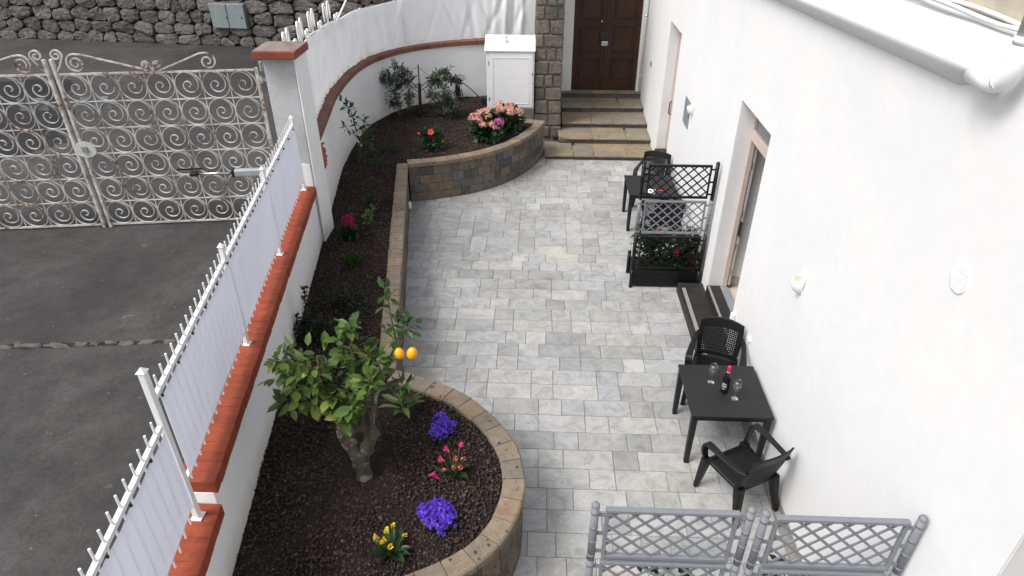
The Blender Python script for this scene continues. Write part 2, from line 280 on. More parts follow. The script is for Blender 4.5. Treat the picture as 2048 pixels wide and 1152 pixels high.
# ------------------------------------------------------------------ mesh helpers
def off_of(p):
    v = Vector((0, 0, 0))
    while p is not None: v += p.location; p = p.parent
    return v
def link(name, me, mat, parent=None, smooth=False):
    o = bpy.data.objects.new(name, me); COL.objects.link(o)
    if mat and len(me.materials) == 0: me.materials.append(M[mat])
    if parent is not None: o.parent = parent
    if smooth:
        for p in me.polygons: p.use_smooth = True
    return o
def tag(o, label=None, cat=None, group=None, kind=None):
    for k, v in (('label', label), ('category', cat), ('group', group), ('kind', kind)):
        if v: o[k] = v
    return o
def empty(name, loc, rz=0, **kw):
    o = bpy.data.objects.new(name, None); COL.objects.link(o); o.location = loc; o.rotation_euler = (0, 0, rz); o.empty_display_size = .1
    return tag(o, **kw)
class MB:
    def __init__(s): s.v = []; s.f = []
    def add(s, vs, fs):
        n = len(s.v); s.v += [tuple(v) for v in vs]; s.f += [tuple(i + n for i in f) for f in fs]; return s
    def box(s, a, b):
        (x0, y0, z0), (x1, y1, z1) = a, b
        return s.add([(x0, y0, z0), (x1, y0, z0), (x1, y1, z0), (x0, y1, z0), (x0, y0, z1), (x1, y0, z1), (x1, y1, z1), (x0, y1, z1)],
                     [(0, 3, 2, 1), (4, 5, 6, 7), (0, 1, 5, 4), (1, 2, 6, 5), (2, 3, 7, 6), (3, 0, 4, 7)])
    def cbox(s, a, b, c=.006):          # box with chamfered edges
        a = Vector(a); b = Vector(b); m = (a + b) / 2; h = (b - a) / 2; vs = []; fs = []
        def idx(ax, sg): return len(vs)
        ids = {}
        for ax in range(3):
            o1, o2 = (ax + 1) % 3, (ax + 2) % 3
            for sg in (-1, 1):
                for s1 in (-1, 1):
                    for s2 in (-1, 1):
                        p = [0, 0, 0]; p[ax] = sg * h[ax]; p[o1] = s1 * (h[o1] - c); p[o2] = s2 * (h[o2] - c)
                        key = [0, 0, 0]; key[ax] = sg; key[o1] = s1; key[o2] = s2
                        ids[(ax, tuple(key))] = len(vs); vs.append(m + Vector(p))
        for ax in range(3):
            o1, o2 = (ax + 1) % 3, (ax + 2) % 3
            for sg in (-1, 1):
                q = []
                for s1, s2 in ((-1, -1), (1, -1), (1, 1), (-1, 1)):
                    k = [0, 0, 0]; k[ax] = sg; k[o1] = s1; k[o2] = s2; q.append(ids[(ax, tuple(k))])
                fs.append(q if sg > 0 else q[::-1])
        for ax in range(3):              # edges parallel to ax
            o1, o2 = (ax + 1) % 3, (ax + 2) % 3
            for s1 in (-1, 1):
                for s2 in (-1, 1):
                    k0 = [0, 0, 0]; k0[ax] = -1; k0[o1] = s1; k0[o2] = s2; k1 = list(k0); k1[ax] = 1
                    q = [ids[(o1, tuple(k0))], ids[(o1, tuple(k1))], ids[(o2, tuple(k1))], ids[(o2, tuple(k0))]]
                    fs.append(q if s1 * s2 < 0 else q[::-1])
        for sx in (-1, 1):
            for sy in (-1, 1):
                for sz in (-1, 1):
                    k = (sx, sy, sz); q = [ids[(0, k)], ids[(1, k)], ids[(2, k)]]
                    fs.append(q if sx * sy * sz > 0 else q[::-1])
        return s.add(vs, fs)
    def tube(s, pts, r, n=8, cap=True):
        pts = [Vector(p) for p in pts]; rr = r if isinstance(r, (list, tuple)) else [r] * len(pts); vs = []; fs = []
        t0 = (pts[1] - pts[0]).normalized(); up = Vector((0, 0, 1)) if abs(t0.z) < .9 else Vector((1, 0, 0))
        u = t0.cross(up).normalized()
        for i, p in enumerate(pts):
            t_ = (pts[min(i + 1, len(pts) - 1)] - pts[max(i - 1, 0)]).normalized()
            u = (u - t_ * u.dot(t_)); u = u.normalized() if u.length > 1e-6 else t_.orthogonal().normalized()
            w_ = t_.cross(u)
            for k in range(n):
                a = 2 * math.pi * k / n; vs.append(p + (u * math.cos(a) + w_ * math.sin(a)) * rr[i])
        for i in range(len(pts) - 1):
            for k in range(n): fs.append((i * n + k, i * n + (k + 1) % n, (i + 1) * n + (k + 1) % n, (i + 1) * n + k))
        if cap: fs.append(tuple(range(n))[::-1]); fs.append(tuple((len(pts) - 1) * n + k for k in range(n)))
        return s.add(vs, fs)
    def sweep(s, pts, side, hw, hd, cap=True):      # flat bar: hw half width in-plane, hd half depth along 'side'
        pts = [Vector(p) for p in pts]; side = Vector(side).normalized(); vs = []; fs = []
        for i, p in enumerate(pts):
            t_ = (pts[min(i + 1, len(pts) - 1)] - pts[max(i - 1, 0)]).normalized(); n_ = t_.cross(side).normalized()
            for a, b in ((-1, -1), (1, -1), (1, 1), (-1, 1)): vs.append(p + n_ * hw * a + side * hd * b)
        for i in range(len(pts) - 1):
            for k in range(4): fs.append((i * 4 + k, i * 4 + (k + 1) % 4, (i + 1) * 4 + (k + 1) % 4, (i + 1) * 4 + k))
        if cap: fs.append((3, 2, 1, 0)); m = (len(pts) - 1) * 4; fs.append((m, m + 1, m + 2, m + 3))
        return s.add(vs, fs)
    def lathe(s, prof, n=20, c=(0, 0, 0)):
        vs = []; fs = []; c = Vector(c)
        for r_, z in prof:
            for k in range(n): a = 2 * math.pi * k / n; vs.append(c + Vector((r_ * math.cos(a), r_ * math.sin(a), z)))
        for i in range(len(prof) - 1):
            for k in range(n): fs.append((i * n + k, i * n + (k + 1) % n, (i + 1) * n + (k + 1) % n, (i + 1) * n + k))
        return s.add(vs, fs)
    def prism(s, poly, z0, z1):
        n = len(poly); return s.add([(x, y, z0) for x, y in poly] + [(x, y, z1) for x, y in poly],
            [tuple(range(n))[::-1], tuple(range(n, 2 * n))] + [(i, (i + 1) % n, n + (i + 1) % n, n + i) for i in range(n)])
    def hexa(s, c8, ch=.006):           # c8: bottom 4 + top 4 (front-left, front-right, back-right, back-left); front and top edges softened
        c = [Vector(p) for p in c8]; m = sum(c, Vector()) / 8
        f = lambda p, k: p + (m - p).normalized() * k
        s.add(c, [(0, 3, 2, 1), (4, 5, 6, 7), (0, 1, 5, 4), (1, 2, 6, 5), (2, 3, 7, 6), (3, 0, 4, 7)]); return s
    def build(s, name, mat, parent=None, smooth=False, world=True):
        v = s.v
        if parent is not None and world:
            o = off_of(parent); v = [(a[0] - o.x, a[1] - o.y, a[2] - o.z) for a in v]
        me = bpy.data.meshes.new(name); me.from_pydata(v, [], s.f); me.update()
        return link(name, me, mat, parent, smooth)
def bev(o, wd=.006, seg=1):
    m = o.modifiers.new('bevel', 'BEVEL'); m.width = wd; m.segments = seg; m.limit_method = 'ANGLE'; m.angle_limit = R(40); return o
def np_mesh(name, V, F):
    V = np.asarray(V, np.float32); F = np.asarray(F, np.int32); me = bpy.data.meshes.new(name); k = F.shape[1]
    me.vertices.add(len(V)); me.vertices.foreach_set('co', V.ravel()); me.loops.add(F.size); me.loops.foreach_set('vertex_index', F.ravel())
    me.polygons.add(len(F)); me.polygons.foreach_set('loop_start', np.arange(0, F.size, k, dtype=np.int32)); me.update(calc_edges=True); me.validate(); return me
def spline(pts, n=8, closed=False):
    P = [Vector(p) if len(p) == 3 else Vector((p[0], p[1], 0)) for p in pts]; res = []
    for i in range(len(P) - 1):
        p0 = P[max(i - 1, 0)]; p1 = P[i]; p2 = P[i + 1]; p3 = P[min(i + 2, len(P) - 1)]
        for k in range(n):
            t_ = k / n; res.append(.5 * ((2 * p1) + (p2 - p0) * t_ + (2 * p0 - 5 * p1 + 4 * p2 - p3) * t_ ** 2 + (3 * p1 - p0 - 3 * p2 + p3) * t_ ** 3))
    res.append(P[-1]); return res
class Path:                              # plan path with arc length; left normal = +90 deg from direction
    def __init__(s, pts):
        s.p = [Vector((p[0], p[1], 0)) for p in pts]; s.d = [0]
        for a, b in zip(s.p, s.p[1:]): s.d.append(s.d[-1] + (b - a).length)
        s.L = s.d[-1]
    def at(s, t_):
        t_ = min(max(t_, 0), s.L); i = 0
        while i < len(s.d) - 2 and s.d[i + 1] < t_: i += 1
        a, b = s.p[i], s.p[i + 1]; f = (t_ - s.d[i]) / max(s.d[i + 1] - s.d[i], 1e-9); return a.lerp(b, f)
    def nrm(s, t_):
        e = .06; d = (s.at(t_ + e) - s.at(t_ - e)).normalized(); return Vector((-d.y, d.x, 0))
    def off(s, t_, o, z=0): p = s.at(t_) + s.nrm(t_) * o; return Vector((p.x, p.y, z))
def arc_block(path, t0, t1, o0, o1, z0, z1, nsub=1, mb=None, ch=.008, jit=0):
    """one block along a path between offsets o0 (front) and o1 (back); front and top arrises chamfered"""
    mb = mb or MB(); ts = [t0 + (t1 - t0) * i / nsub for i in range(nsub + 1)]; vs = []; fs = []
    dz = [random.uniform(-jit, jit) for _ in range(2)]
    sg = 1 if o1 > o0 else -1
    for i, t_ in enumerate(ts):
        ce = min(ch, .004); e = ce if i == 0 else (-ce if i == nsub else 0); f_ = i / nsub; zz = z1 + dz[0] * (1 - f_) + dz[1] * f_
        vs += [path.off(t_, o1, z0), path.off(t_, o0 + sg * ch, z0), path.off(t_ + e, o0, z0 + ch), path.off(t_ + e, o0, zz - ch), path.off(t_ + e, o0 + sg * ch, zz), path.off(t_ + e, o1 - sg * ch, zz), path.off(t_, o1, zz - ch)]
    n = 7
    for i in range(nsub):
        for k in range(n): fs.append((i * n + k, i * n + (k + 1) % n, (i + 1) * n + (k + 1) % n, (i + 1) * n + k))
    fs.append(tuple(range(n))); fs.append(tuple(nsub * n + k for k in range(n))[::-1]); mb.add(vs, fs); return mb
def wall_along(path, o0, o1, z0, z1, step=.15, name='wall', mat='plaster_wall', parent=None, t0=0, t1=None):
    t1 = path.L if t1 is None else t1; n = max(2, int((t1 - t0) / step)); mb = MB(); vs = []; fs = []
    for i in range(n + 1):
        t_ = t0 + (t1 - t0) * i / n; a = path.off(t_, o0); b = path.off(t_, o1); vs += [(a.x, a.y, z0), (a.x, a.y, z1), (b.x, b.y, z1), (b.x, b.y, z0)]
    for i in range(n):
        for k in range(4): fs.append((i * 4 + k, i * 4 + (k + 1) % 4, (i + 1) * 4 + (k + 1) % 4, (i + 1) * 4 + k))
    fs.append((3, 2, 1, 0)); fs.append((n * 4, n * 4 + 1, n * 4 + 2, n * 4 + 3)); mb.add(vs, fs); return mb.build(name, mat, parent)

# leaf scatter ---------------------------------------------------------------
LEAF_V = np.array([(0, 0, 0), (.30, .40, .05), (.30, 0, -.03), (.30, -.40, .05), (.68, .36, .03), (.68, 0, -.05), (.68, -.36, .03), (1, 0, -.14)], float)
LEAF_F = [(0, 2, 1, 1), (0, 3, 2, 2), (1, 2, 5, 4), (2, 3, 6, 5), (4, 5, 7, 7), (5, 6, 7, 7)]
LEAF_TRI = np.array([(0, 2, 1), (0, 3, 2), (1, 2, 5), (1, 5, 4), (2, 3, 6), (2, 6, 5), (4, 5, 7), (5, 6, 7)])
def leaf_frames(dirs, roll=.6):
    d = np.asarray(dirs, float); d /= np.linalg.norm(d, axis=1)[:, None] + 1e-9
    up = np.tile([0., 0., 1.], (len(d), 1)); up += RNG.normal(0, roll, up.shape)
    sd_ = np.cross(up, d); sd_ /= np.linalg.norm(sd_, axis=1)[:, None] + 1e-9; nn = np.cross(d, sd_); return d, sd_, nn
def leaves_np(pos, dirs, length, width=.5, roll=.5):
    pos = np.asarray(pos, float); n = len(pos); d, sd_, nn = leaf_frames(dirs, roll); L = (np.asarray(length) * np.ones(n))[:, None, None]
    lv = LEAF_V[None]; V = pos[:, None] + L * (d[:, None] * lv[..., 0:1] + sd_[:, None] * lv[..., 1:2] * width + nn[:, None] * lv[..., 2:3])
    F = (LEAF_TRI[None] + (np.arange(n) * len(LEAF_V))[:, None, None]).reshape(-1, 3); return V.reshape(-1, 3), F
def foliage(name, mat, parent, pos, dirs, length, width=.5, roll=.5, kind=True):
    V, F = leaves_np(pos, dirs, length, width, roll); V = V - np.array(off_of(parent)); o = link(name, np_mesh(name, V, F), mat, parent)
    if kind: o['kind'] = 'stuff'
    return o
_leafme = {}
def leaf_mesh(mat, width):
    k = (mat, width)
    if k not in _leafme:
        V = LEAF_V.copy(); V[:, 1] *= width; me = np_mesh('leaf', V, LEAF_TRI); me.materials.append(M[mat]); _leafme[k] = me
    return _leafme[k]
def leaf_objs(parent, mat, pos, dirs, length, width=.5, roll=.5, name='leaf'):
    d, sd_, nn = leaf_frames(dirs, roll); me = leaf_mesh(mat, width); po = off_of(parent)
    for i in range(len(pos)):
        o = bpy.data.objects.new(name, me); COL.objects.link(o); o.parent = parent; L = length[i] if hasattr(length, '__len__') else length
        m = Matrix(((d[i][0], sd_[i][0], nn[i][0]), (d[i][1], sd_[i][1], nn[i][1]), (d[i][2], sd_[i][2], nn[i][2]))).to_4x4()
        o.matrix_local = Matrix.Translation(Vector(pos[i]) - po) @ m @ Matrix.Scale(L, 4)
def in_poly(x, y, poly):
    r = np.zeros(np.shape(x), bool); n = len(poly)
    for i in range(n):
        x0, y0 = poly[i]; x1, y1 = poly[(i + 1) % n]
        c = ((y0 > y) != (y1 > y)) & (x < (x1 - x0) * (y - y0) / ((y1 - y0) + 1e-12) + x0); r ^= c
    return r
# ================================================================== SETTING
ZD = 0.82                                  # driveway and street level
SOIL = 0.80
HX = 2.74                                  # face of the house wall
# boundary wall, inner face, running away from the camera (left normal points to the street)
def bx(y): return -2.55 - .147 * (y - 3.4)
BW = [(bx(1.2), 1.2), (bx(12.4), 12.4)] + [(p.x, p.y) for p in spline([(bx(12.4), 12.4), (-3.93, 13.5), (-3.88, 14.6), (-3.62, 15.5), (-3.1, 16.25), (-2.3, 16.8), (-1.4, 17.12), (-.1, 17.4)], 6)][1:]
WALL = Path(BW)
def t_of_y(y):                             # arc length on the straight run of the wall
    return (y - 1.2) * math.sqrt(1 + .147 ** 2)

g = MB(); g.add([(-900, -900, -.35), (900, -900, -.35), (900, 900, -.35), (-900, 900, -.35)], [(0, 1, 2, 3)])
tag(g.build('ground', 'earth'), 'bare brown earth spreading away beneath the whole site', 'ground', kind='structure')
# street and driveway sheet: everything on the street side of the boundary wall
poly = [(-60, -6), (bx(1.2) - .1, -6)] + [(p.x - .12 if p.y < 15 else p.x, p.y + (.12 if p.y > 15 else 0)) for p in WALL.p] + [(-.1, 24), (-60, 32)]
g = MB(); n = len(poly)
g.prism(poly, -.3, ZD)
o = g.build('driveway', 'asphalt'); tag(o, 'dark grey stained asphalt driveway and street beyond the iron gate', 'driveway', kind='structure')
# the broken seam across the asphalt
sm = MB(); dk = MB(); random.seed(3)
def seam_y(x): return 6.42 + (x + 6.7) * .09
x = -9.5
for a in np.arange(-9.5, -3.3, .05): pass
pts_t = []; pts_b = []
xx = -9.6
while xx < -3.25:
    y0 = seam_y(xx); fade = min(1, max(.25, (-xx - 3.6) / 2.2)); pts_t.append((xx, y0 + (.045 + random.uniform(-.02, .02)) * fade)); pts_b.append((xx, y0 - (.06 + random.uniform(-.03, .02)) * fade)); xx += .07
for i in range(len(pts_t) - 1):
    dk.add([(*pts_b[i], ZD + .003), (*pts_b[i + 1], ZD + .003), (*pts_t[i + 1], ZD + .003), (*pts_t[i], ZD + .003)], [(0, 1, 2, 3)])
o = dk.build('road_seam', 'crack_dark'); tag(o, 'broken mortar seam running across the driveway asphalt', 'seam', kind='structure')
xx = -9.5
while xx < -4.2:
    L = random.uniform(.16, .42); h = random.uniform(.08, .12); cx_, cy_ = xx + L / 2, seam_y(xx + L / 2) + random.uniform(-.012, .012); k = 12; m = MB(); vs = []
    for j in range(k):
        a = 2 * math.pi * j / k; e = random.uniform(.5, 1.15); vs.append((cx_ + math.copysign(abs(math.cos(a)) ** .55, math.cos(a)) * L / 2 * e, cy_ + math.copysign(abs(math.sin(a)) ** .7, math.sin(a)) * h / 2 * e))
    top = [(v[0] + (cx_ - v[0]) * .12, v[1] + (cy_ - v[1]) * .12) for v in vs]
    m.add([(v[0], v[1], ZD + .001) for v in vs] + [(v[0], v[1], ZD + random.uniform(.010, .018)) for v in top], [tuple(range(k, 2 * k))] + [(j, (j + 1) % k, k + (j + 1) % k, k + j) for j in range(k)])
    m.build('mortar_piece', 'crack_mortar', o); xx += L - random.uniform(.0, .05)
# irregular dark patch on the road behind the left gate leaf
random.seed(5); base = [(-14.6, 17.9), (-13.2, 18.3), (-12.6, 17.7), (-12.0, 16.2), (-11.2, 15.4), (-10.5, 14.2), (-10.2, 13.4), (-10.5, 12.9), (-10.9, 12.4), (-11.6, 11.8), (-13.5, 11.6), (-16.5, 13), (-17, 17)]
ring = [(p.x + random.uniform(-.1, .1), p.y + random.uniform(-.1, .1)) for p in spline(base + [base[0]], 5)][:-1]
g = MB(); g.add([(x, y, ZD + .004) for x, y in ring], [tuple(range(len(ring)))]); tag(g.build('road_patch', 'asphalt_dark'), 'dark irregular patch on the street behind the left gate leaf', 'patch', kind='structure')

# ------------------------------------------------------------------ patio
PL_OUT = [(-2.61, 12.53), (-1.66, 6.14)]
near_pts = [(-1.66, 6.14), (-1.21, 5.98), (-.77, 5.73), (-.41, 5.36), (-.175, 4.98), (-.075, 4.58), (-.095, 4.25), (-.2, 3.93), (-.39, 3.65), (-.66, 3.43), (-1.05, 3.24), (-1.55, 3.12), (-2.05, 3.08), (-2.47, 3.08)]
NEAR = Path([(p.x, p.y) for p in spline(near_pts, 6)])
BACKC = Path([(p.x, p.y) for p in spline([(-2.61, 12.53), (-1.81, 12.77), (-1.0, 13.24), (-.38, 13.96), (0, 14.74), (.14, 15.2)], 6)])
STRA = Path([(-1.66, 6.14), (-2.61, 12.53)])
pat = MB(); pat.box((-3.4, .6, -.3), (HX + .02, 16.2, -.010)); patio = pat.build('patio', 'joint'); tag(patio, 'pale grey stone-effect paver patio between planter and house', 'patio', kind='structure')
MB().box((HX - .092, .6, -.03), (HX + .01, 14.93, -.004)).build('edge_strip', 'edge_mortar', patio)
planter_poly = [(p.x, p.y) for p in NEAR.p][::-1] + [(p.x, p.y) for p in STRA.p][1:] + [(p.x, p.y) for p in BACKC.p][1:] + [(-.5, 15.2), (-1, 17), (-6, 17), (-6, 3)]
TW = .296; tiles = []; random.seed(11)
row = 0; y = .72
while y < 15.0:
    x = HX - .095 + random.choice((0, .1, .2, .296, .4, .5)); pat_i = random.randint(0, 2)
    while x > -3.2:
        kind = (2, 1, 2, 1, 1, 2, 1)[(pat_i + row) % 7]; pat_i += 1; L = TW * kind; x0, x1 = x - L, x; x -= L
        x1c = min(x1, HX - .095); x0c = x0
        if x1c - x0c < .05: continue
        cx_, cy_ = (x0c + x1c) / 2, y + TW / 2
        ins = in_poly(np.array([x0c, x1c, x0c, x1c, cx_]), np.array([y, y, y + TW, y + TW, cy_]), planter_poly)
        if ins.all(): continue
        if y > 14.6 and x0c > .2 and y + TW > 15.05: pass
        tiles.append((x0c, x1c, y, y + TW))
    y += TW; row += 1
def tile_into(m, x0, x1, y0, y1, z): return m.cbox((x0 + .0028, y0 + .0028, -.03), (x1 - .0028, y1 - .0028, z), .003)
near_tiles = sorted([t_ for t_ in tiles if t_[3] > 2.9], key=lambda t_: t_[2])[:300]; ns = set(near_tiles)
cache = {}
for t_ in near_tiles:
    L = round(t_[1] - t_[0], 3)
    if L not in cache:
        m = MB(); tile_into(m, -L / 2, L / 2, -TW / 2, TW / 2, 0); me = bpy.data.meshes.new('paver'); me.from_pydata(m.v, [], m.f); me.materials.append(M['paver']); cache[L] = me
    o = bpy.data.objects.new('paver', cache[L]); COL.objects.link(o); o.parent = patio
    o.location = ((t_[0] + t_[1]) / 2, (t_[2] + t_[3]) / 2, random.uniform(-.0015, .0015)); o.rotation_euler = (random.gauss(0, .0015), random.gauss(0, .0015), 0)
m = MB()
for t_ in tiles:
    if t_ not in ns: tile_into(m, *t_, random.uniform(-.0015, .0015))
m.build('pavers', 'paver', patio)['kind'] = 'stuff'

# ------------------------------------------------------------------ stone steps
risers = [(14.95, .113), (15.73, .25), (16.49, .378), (17.34, .521), (18.10, .68)]
steps = empty('stone_steps', (1.6, 15, 0), label='five worn ochre flagstone steps leading up to the wooden door', cat='steps'); random.seed(21)
zprev = 0
for i, (yr, z) in enumerate(risers):
    xl = .17 if i == 0 else (.50 if i == 1 else .60); ynext = risers[i + 1][0] if i < 4 else 18.6
    MB().box((xl + .02, yr + .06, -.05), (HX - .012, ynext + .2, z - .05)).build('step_core', 'mortar', steps)
    x = xl
    while x < HX - .1:                                     # riser stones
        L = min(random.uniform(.28, .62), HX - .013 - x)
        if HX - x - L < .2: L = HX - .013 - x
        MB().cbox((x + .004, yr + random.uniform(.018, .03), zprev + .002), (x + L - .004, yr + .075, z - .042), .006).build('riser_stone', 'riser_stone', steps); x += L
    depth = ynext - yr; rows_ = 1 if depth < .5 else 2; x = xl; cuts = [xl]
    while x < HX - .5: x += random.uniform(.45, .85); cuts.append(min(x, HX - .013))
    cuts[-1] = HX - .013
    for a, b in zip(cuts, cuts[1:]):
        sk = random.uniform(-.06, .06); mid = yr + depth * random.uniform(.42, .62)
        for q, (ya, yb) in enumerate(((yr - .02, mid), (mid, ynext + .03)) if i < 4 else ((yr - .02, ynext),)):
            xa = a + (.004 if a > xl else 0) + (sk if q and a > xl else 0); xb = b - (.004 if b < HX - .02 else 0) + (sk if q and b < HX - .02 else 0)
            poly = [(xa, ya + .003), (xb, ya + .003), (xb, yb - .004), (xa, yb - .004)]
            if i == 1 and a == xl and q == 0: poly = [(xa + .22, ya + .003), (xb, ya + .003), (xb, yb - .004), (xa, yb - .004), (xa, ya + .16)]
            zz = z + random.uniform(-.004, .004); o = MB().prism(poly, z - .04, zz).build('flagstone', 'flagstone', steps); bev(o, .007)
    zprev = z

# ------------------------------------------------------------------ end wall with the old wooden door
ew = empty('entrance_wall', (1.7, 18.2, 0), label='white rendered end wall framing the old wooden door', cat='wall')
MB().box((.555, 18.2, .0), (.86, 18.5, 6.0)).box((2.60, 18.2, 0), (4.4, 18.5, 6.0)).box((.86, 18.2, 3.5), (2.60, 18.5, 6.0)).build('wall', 'plaster_house', ew)
MB().box((.86, 18.44, .67), (2.60, 18.5, 3.5)).build('door_back', 'dark_metal', ew)
dr = empty('wooden_door', (1.73, 18.3, .68), label='dark brown panelled double door above the stone steps', cat='door')
for side in (0, 1):
    x0, x1 = (.865, 1.725) if side == 0 else (1.735, 2.595)
    leafo = MB().box((x0, 18.33, .69), (x1, 18.37, 3.49)).build('door_leaf', 'old_wood', dr)
    for a, b in ((x0, x0 + .13), (x1 - .13, x1)): bev(MB().box((a, 18.295, .692), (b, 18.33, 3.488)).build('stile', 'old_wood', leafo), .006)
    for z0, z1 in ((.692, .92), (1.50, 1.64), (2.32, 2.46), (3.1, 3.24), (3.36, 3.488)): bev(MB().box((x0 + .13, 18.298, z0), (x1 - .13, 18.33, z1)).build('rail', 'old_wood', leafo), .006)
    for z0, z1 in ((.92, 1.50), (1.64, 2.32), (2.46, 3.1)): bev(MB().box((x0 + .19, 18.312, z0 + .06), (x1 - .19, 18.333, z1 - .06)).build('panel', 'old_wood', leafo), .014)
bev(MB().box((1.69, 18.275, .70), (1.77, 18.30, 3.48)).build('cover_strip', 'old_wood', dr), .008)
bev(MB().box((1.60, 18.262, 1.83), (1.78, 18.292, 1.95)).build('padlock', 'steel', dr), .012)
bev(MB().box((1.56, 18.27, 1.99), (1.72, 18.292, 2.20)).build('lock_case', 'dark_metal', dr), .008)
MB().lathe([(0, -.012), (.025, -.01), (.03, 0)], 12).build('knob', 'steel', dr, True, False).matrix_local = Matrix.Translation((-.14, -.012, 1.77)) @ Matrix.Rotation(R(90), 4, 'X')
bev(MB().box((1.72, 18.278, .74), (1.76, 18.292, .84)).build('bolt', 'dark_metal', dr), .005)
pp = empty('corner_pipe', (2.69, 18.15, .7), label='slim white pipe in the corner right of the wooden door', cat='pipe')
MB().tube([(2.685, 18.16, .72), (2.685, 18.16, 5.6)], .028, 10).build('pipe', 'pvc_white', pp, True)
for z in (1.1, 2.6, 4.2): MB().tube([(2.685, 18.16, z), (2.685, 18.16, z + .03)], .036, 10).build('bracket', 'steel', pp, True)

# ------------------------------------------------------------------ stone pillar
pil = empty('stone_pillar', (.22, 16.5, 0), label='grey squared-stone pillar left of the steps', cat='pillar'); random.seed(31)
MB().box((-.07, 16.34, -.1), (.53, 18.18, 5.6)).build('core', 'pillar_mortar', pil)
z = .05; rowi = 0
while z < 4.6:
    h = random.uniform(.27, .36) if z > .5 else .30; xs = [-.11]
    while xs[-1] < .56 - .38: xs.append(xs[-1] + random.uniform(.2, .36))
    if .56 - xs[-1] < .14: xs[-1] = .56
    else: xs.append(.56)
    for a, b in zip(xs, xs[1:]):
        d = random.uniform(.0, .035); m = MB(); m.box((a + .012, 16.30 - d, z + .012), (b - .012, 16.5, z + h - .012)); o = m.build('stone', 'pillar_stone', pil)
        for v in o.data.vertices: v.co += Vector((random.uniform(-.014, .014), random.uniform(-.006, .006), random.uniform(-.014, .014)))
        bev(o, .03, 2)
    z += h; rowi += 1
for z0 in np.arange(.1, 4.5, .34):                        # return face toward the cabinet
    d = random.uniform(0, .02); o = MB().box((-.115 - d, 16.52, z0 + .01), (.0, 17.0 + random.uniform(-.05, .05), z0 + .32)).build('stone', 'pillar_stone', pil); bev(o, .03, 2)

# ------------------------------------------------------------------ boundary walls, coping, gatepost
lw = empty('low_wall', (-3, 6, 0), label='white low garden wall topped with red bricks under the fence', cat='wall')
def seg_wall(y0, y1, z1):
    a0, a1 = bx(y0), bx(y1); m = MB(); m.add([(a0, y0, -.2), (a1, y1, -.2), (a1 - .24, y1, -.2), (a0 - .24, y0, -.2), (a0, y0, z1), (a1, y1, z1), (a1 - .24, y1, z1), (a0 - .24, y0, z1)],
        [(3, 2, 1, 0), (4, 5, 6, 7), (0, 1, 5, 4), (1, 2, 6, 5), (2, 3, 7, 6), (3, 0, 4, 7)]); return m
seg_wall(3.585, 9.34, 1.64).build('wall', 'plaster_wall', lw); seg_wall(1.2, 3.583, 1.40).build('wall', 'plaster_wall', lw)
random.seed(41)
def bricks(y0, y1, zt, n):
    st = (y1 - y0) / n
    for i in range(n):
        a = y0 + i * st + .0008; b = y0 + (i + 1) * st - .0008; xa, xb = bx(a), bx(b); dz = random.uniform(-.003, .003); e = random.uniform(-.004, .004); z0 = zt - .125
        c8 = [(xa + .04 + e, a, z0), (xb + .04 + e, b, z0), (xb - .275, b, z0), (xa - .275, a, z0), (xa + .04 + e, a, zt + dz), (xb + .04 + e, b, zt + dz), (xb - .275, b, zt + dz), (xa - .275, a, zt + dz)]
        bev(MB().hexa(c8).build('brick', 'red_brick', lw), .0025)
bricks(3.59, 9.33, 1.765, 52); bricks(1.2, 3.578, 1.525, 22)
gp = empty('gatepost', (-3.58, 9.6, 0), label='grey rendered gatepost with red cap beside the iron gate', cat='gatepost')
xr = bx(9.35) + .05
bev(MB().box((xr - .46, 9.35, .5), (xr - .022, 9.86, 3.68)).build('post', 'plaster_grey', gp), .012); bev(MB().box((xr - .021, 9.352, .5), (xr, 9.86, 3.678)).build('side_render', 'plaster_wall', gp), .004)
bev(MB().box((xr - .53, 9.20, 3.683), (xr + .07, 9.80, 3.79)).build('cap', 'cap_red', gp), .012)
bev(MB().add([(xr - .52, 9.21, 3.792), (xr + .06, 9.21, 3.792), (xr + .06, 9.79, 3.792), (xr - .52, 9.79, 3.792), (xr - .3, 9.45, 3.83), (xr - .16, 9.45, 3.83), (xr - .16, 9.6, 3.83), (xr - .3, 9.6, 3.83)], [(4, 5, 6, 7), (0, 1, 5, 4), (1, 2, 6, 5), (2, 3, 7, 6), (3, 0, 4, 7)]).build('cap_top', 'cap_top', gp), .01)
cw = empty('curved_wall', (-3.6, 13.5, 0), label='white curved garden wall behind the olive tree', cat='wall')
T0 = t_of_y(9.35); wall_along(WALL, 0, .26, -.2, 2.12, .12, 'wall', 'plaster_wall', cw, T0, WALL.L)
t_ = t_of_y(9.87); random.seed(43)
while t_ < WALL.L - .1:
    L = min(random.uniform(.38, .42), WALL.L - t_); arc_block(WALL, t_ + .002, t_ + L - .002, -.045, .275, 2.121, 2.225, 3, ch=.008, jit=.003).build('coping_tile', 'brown_tile', cw); t_ += L
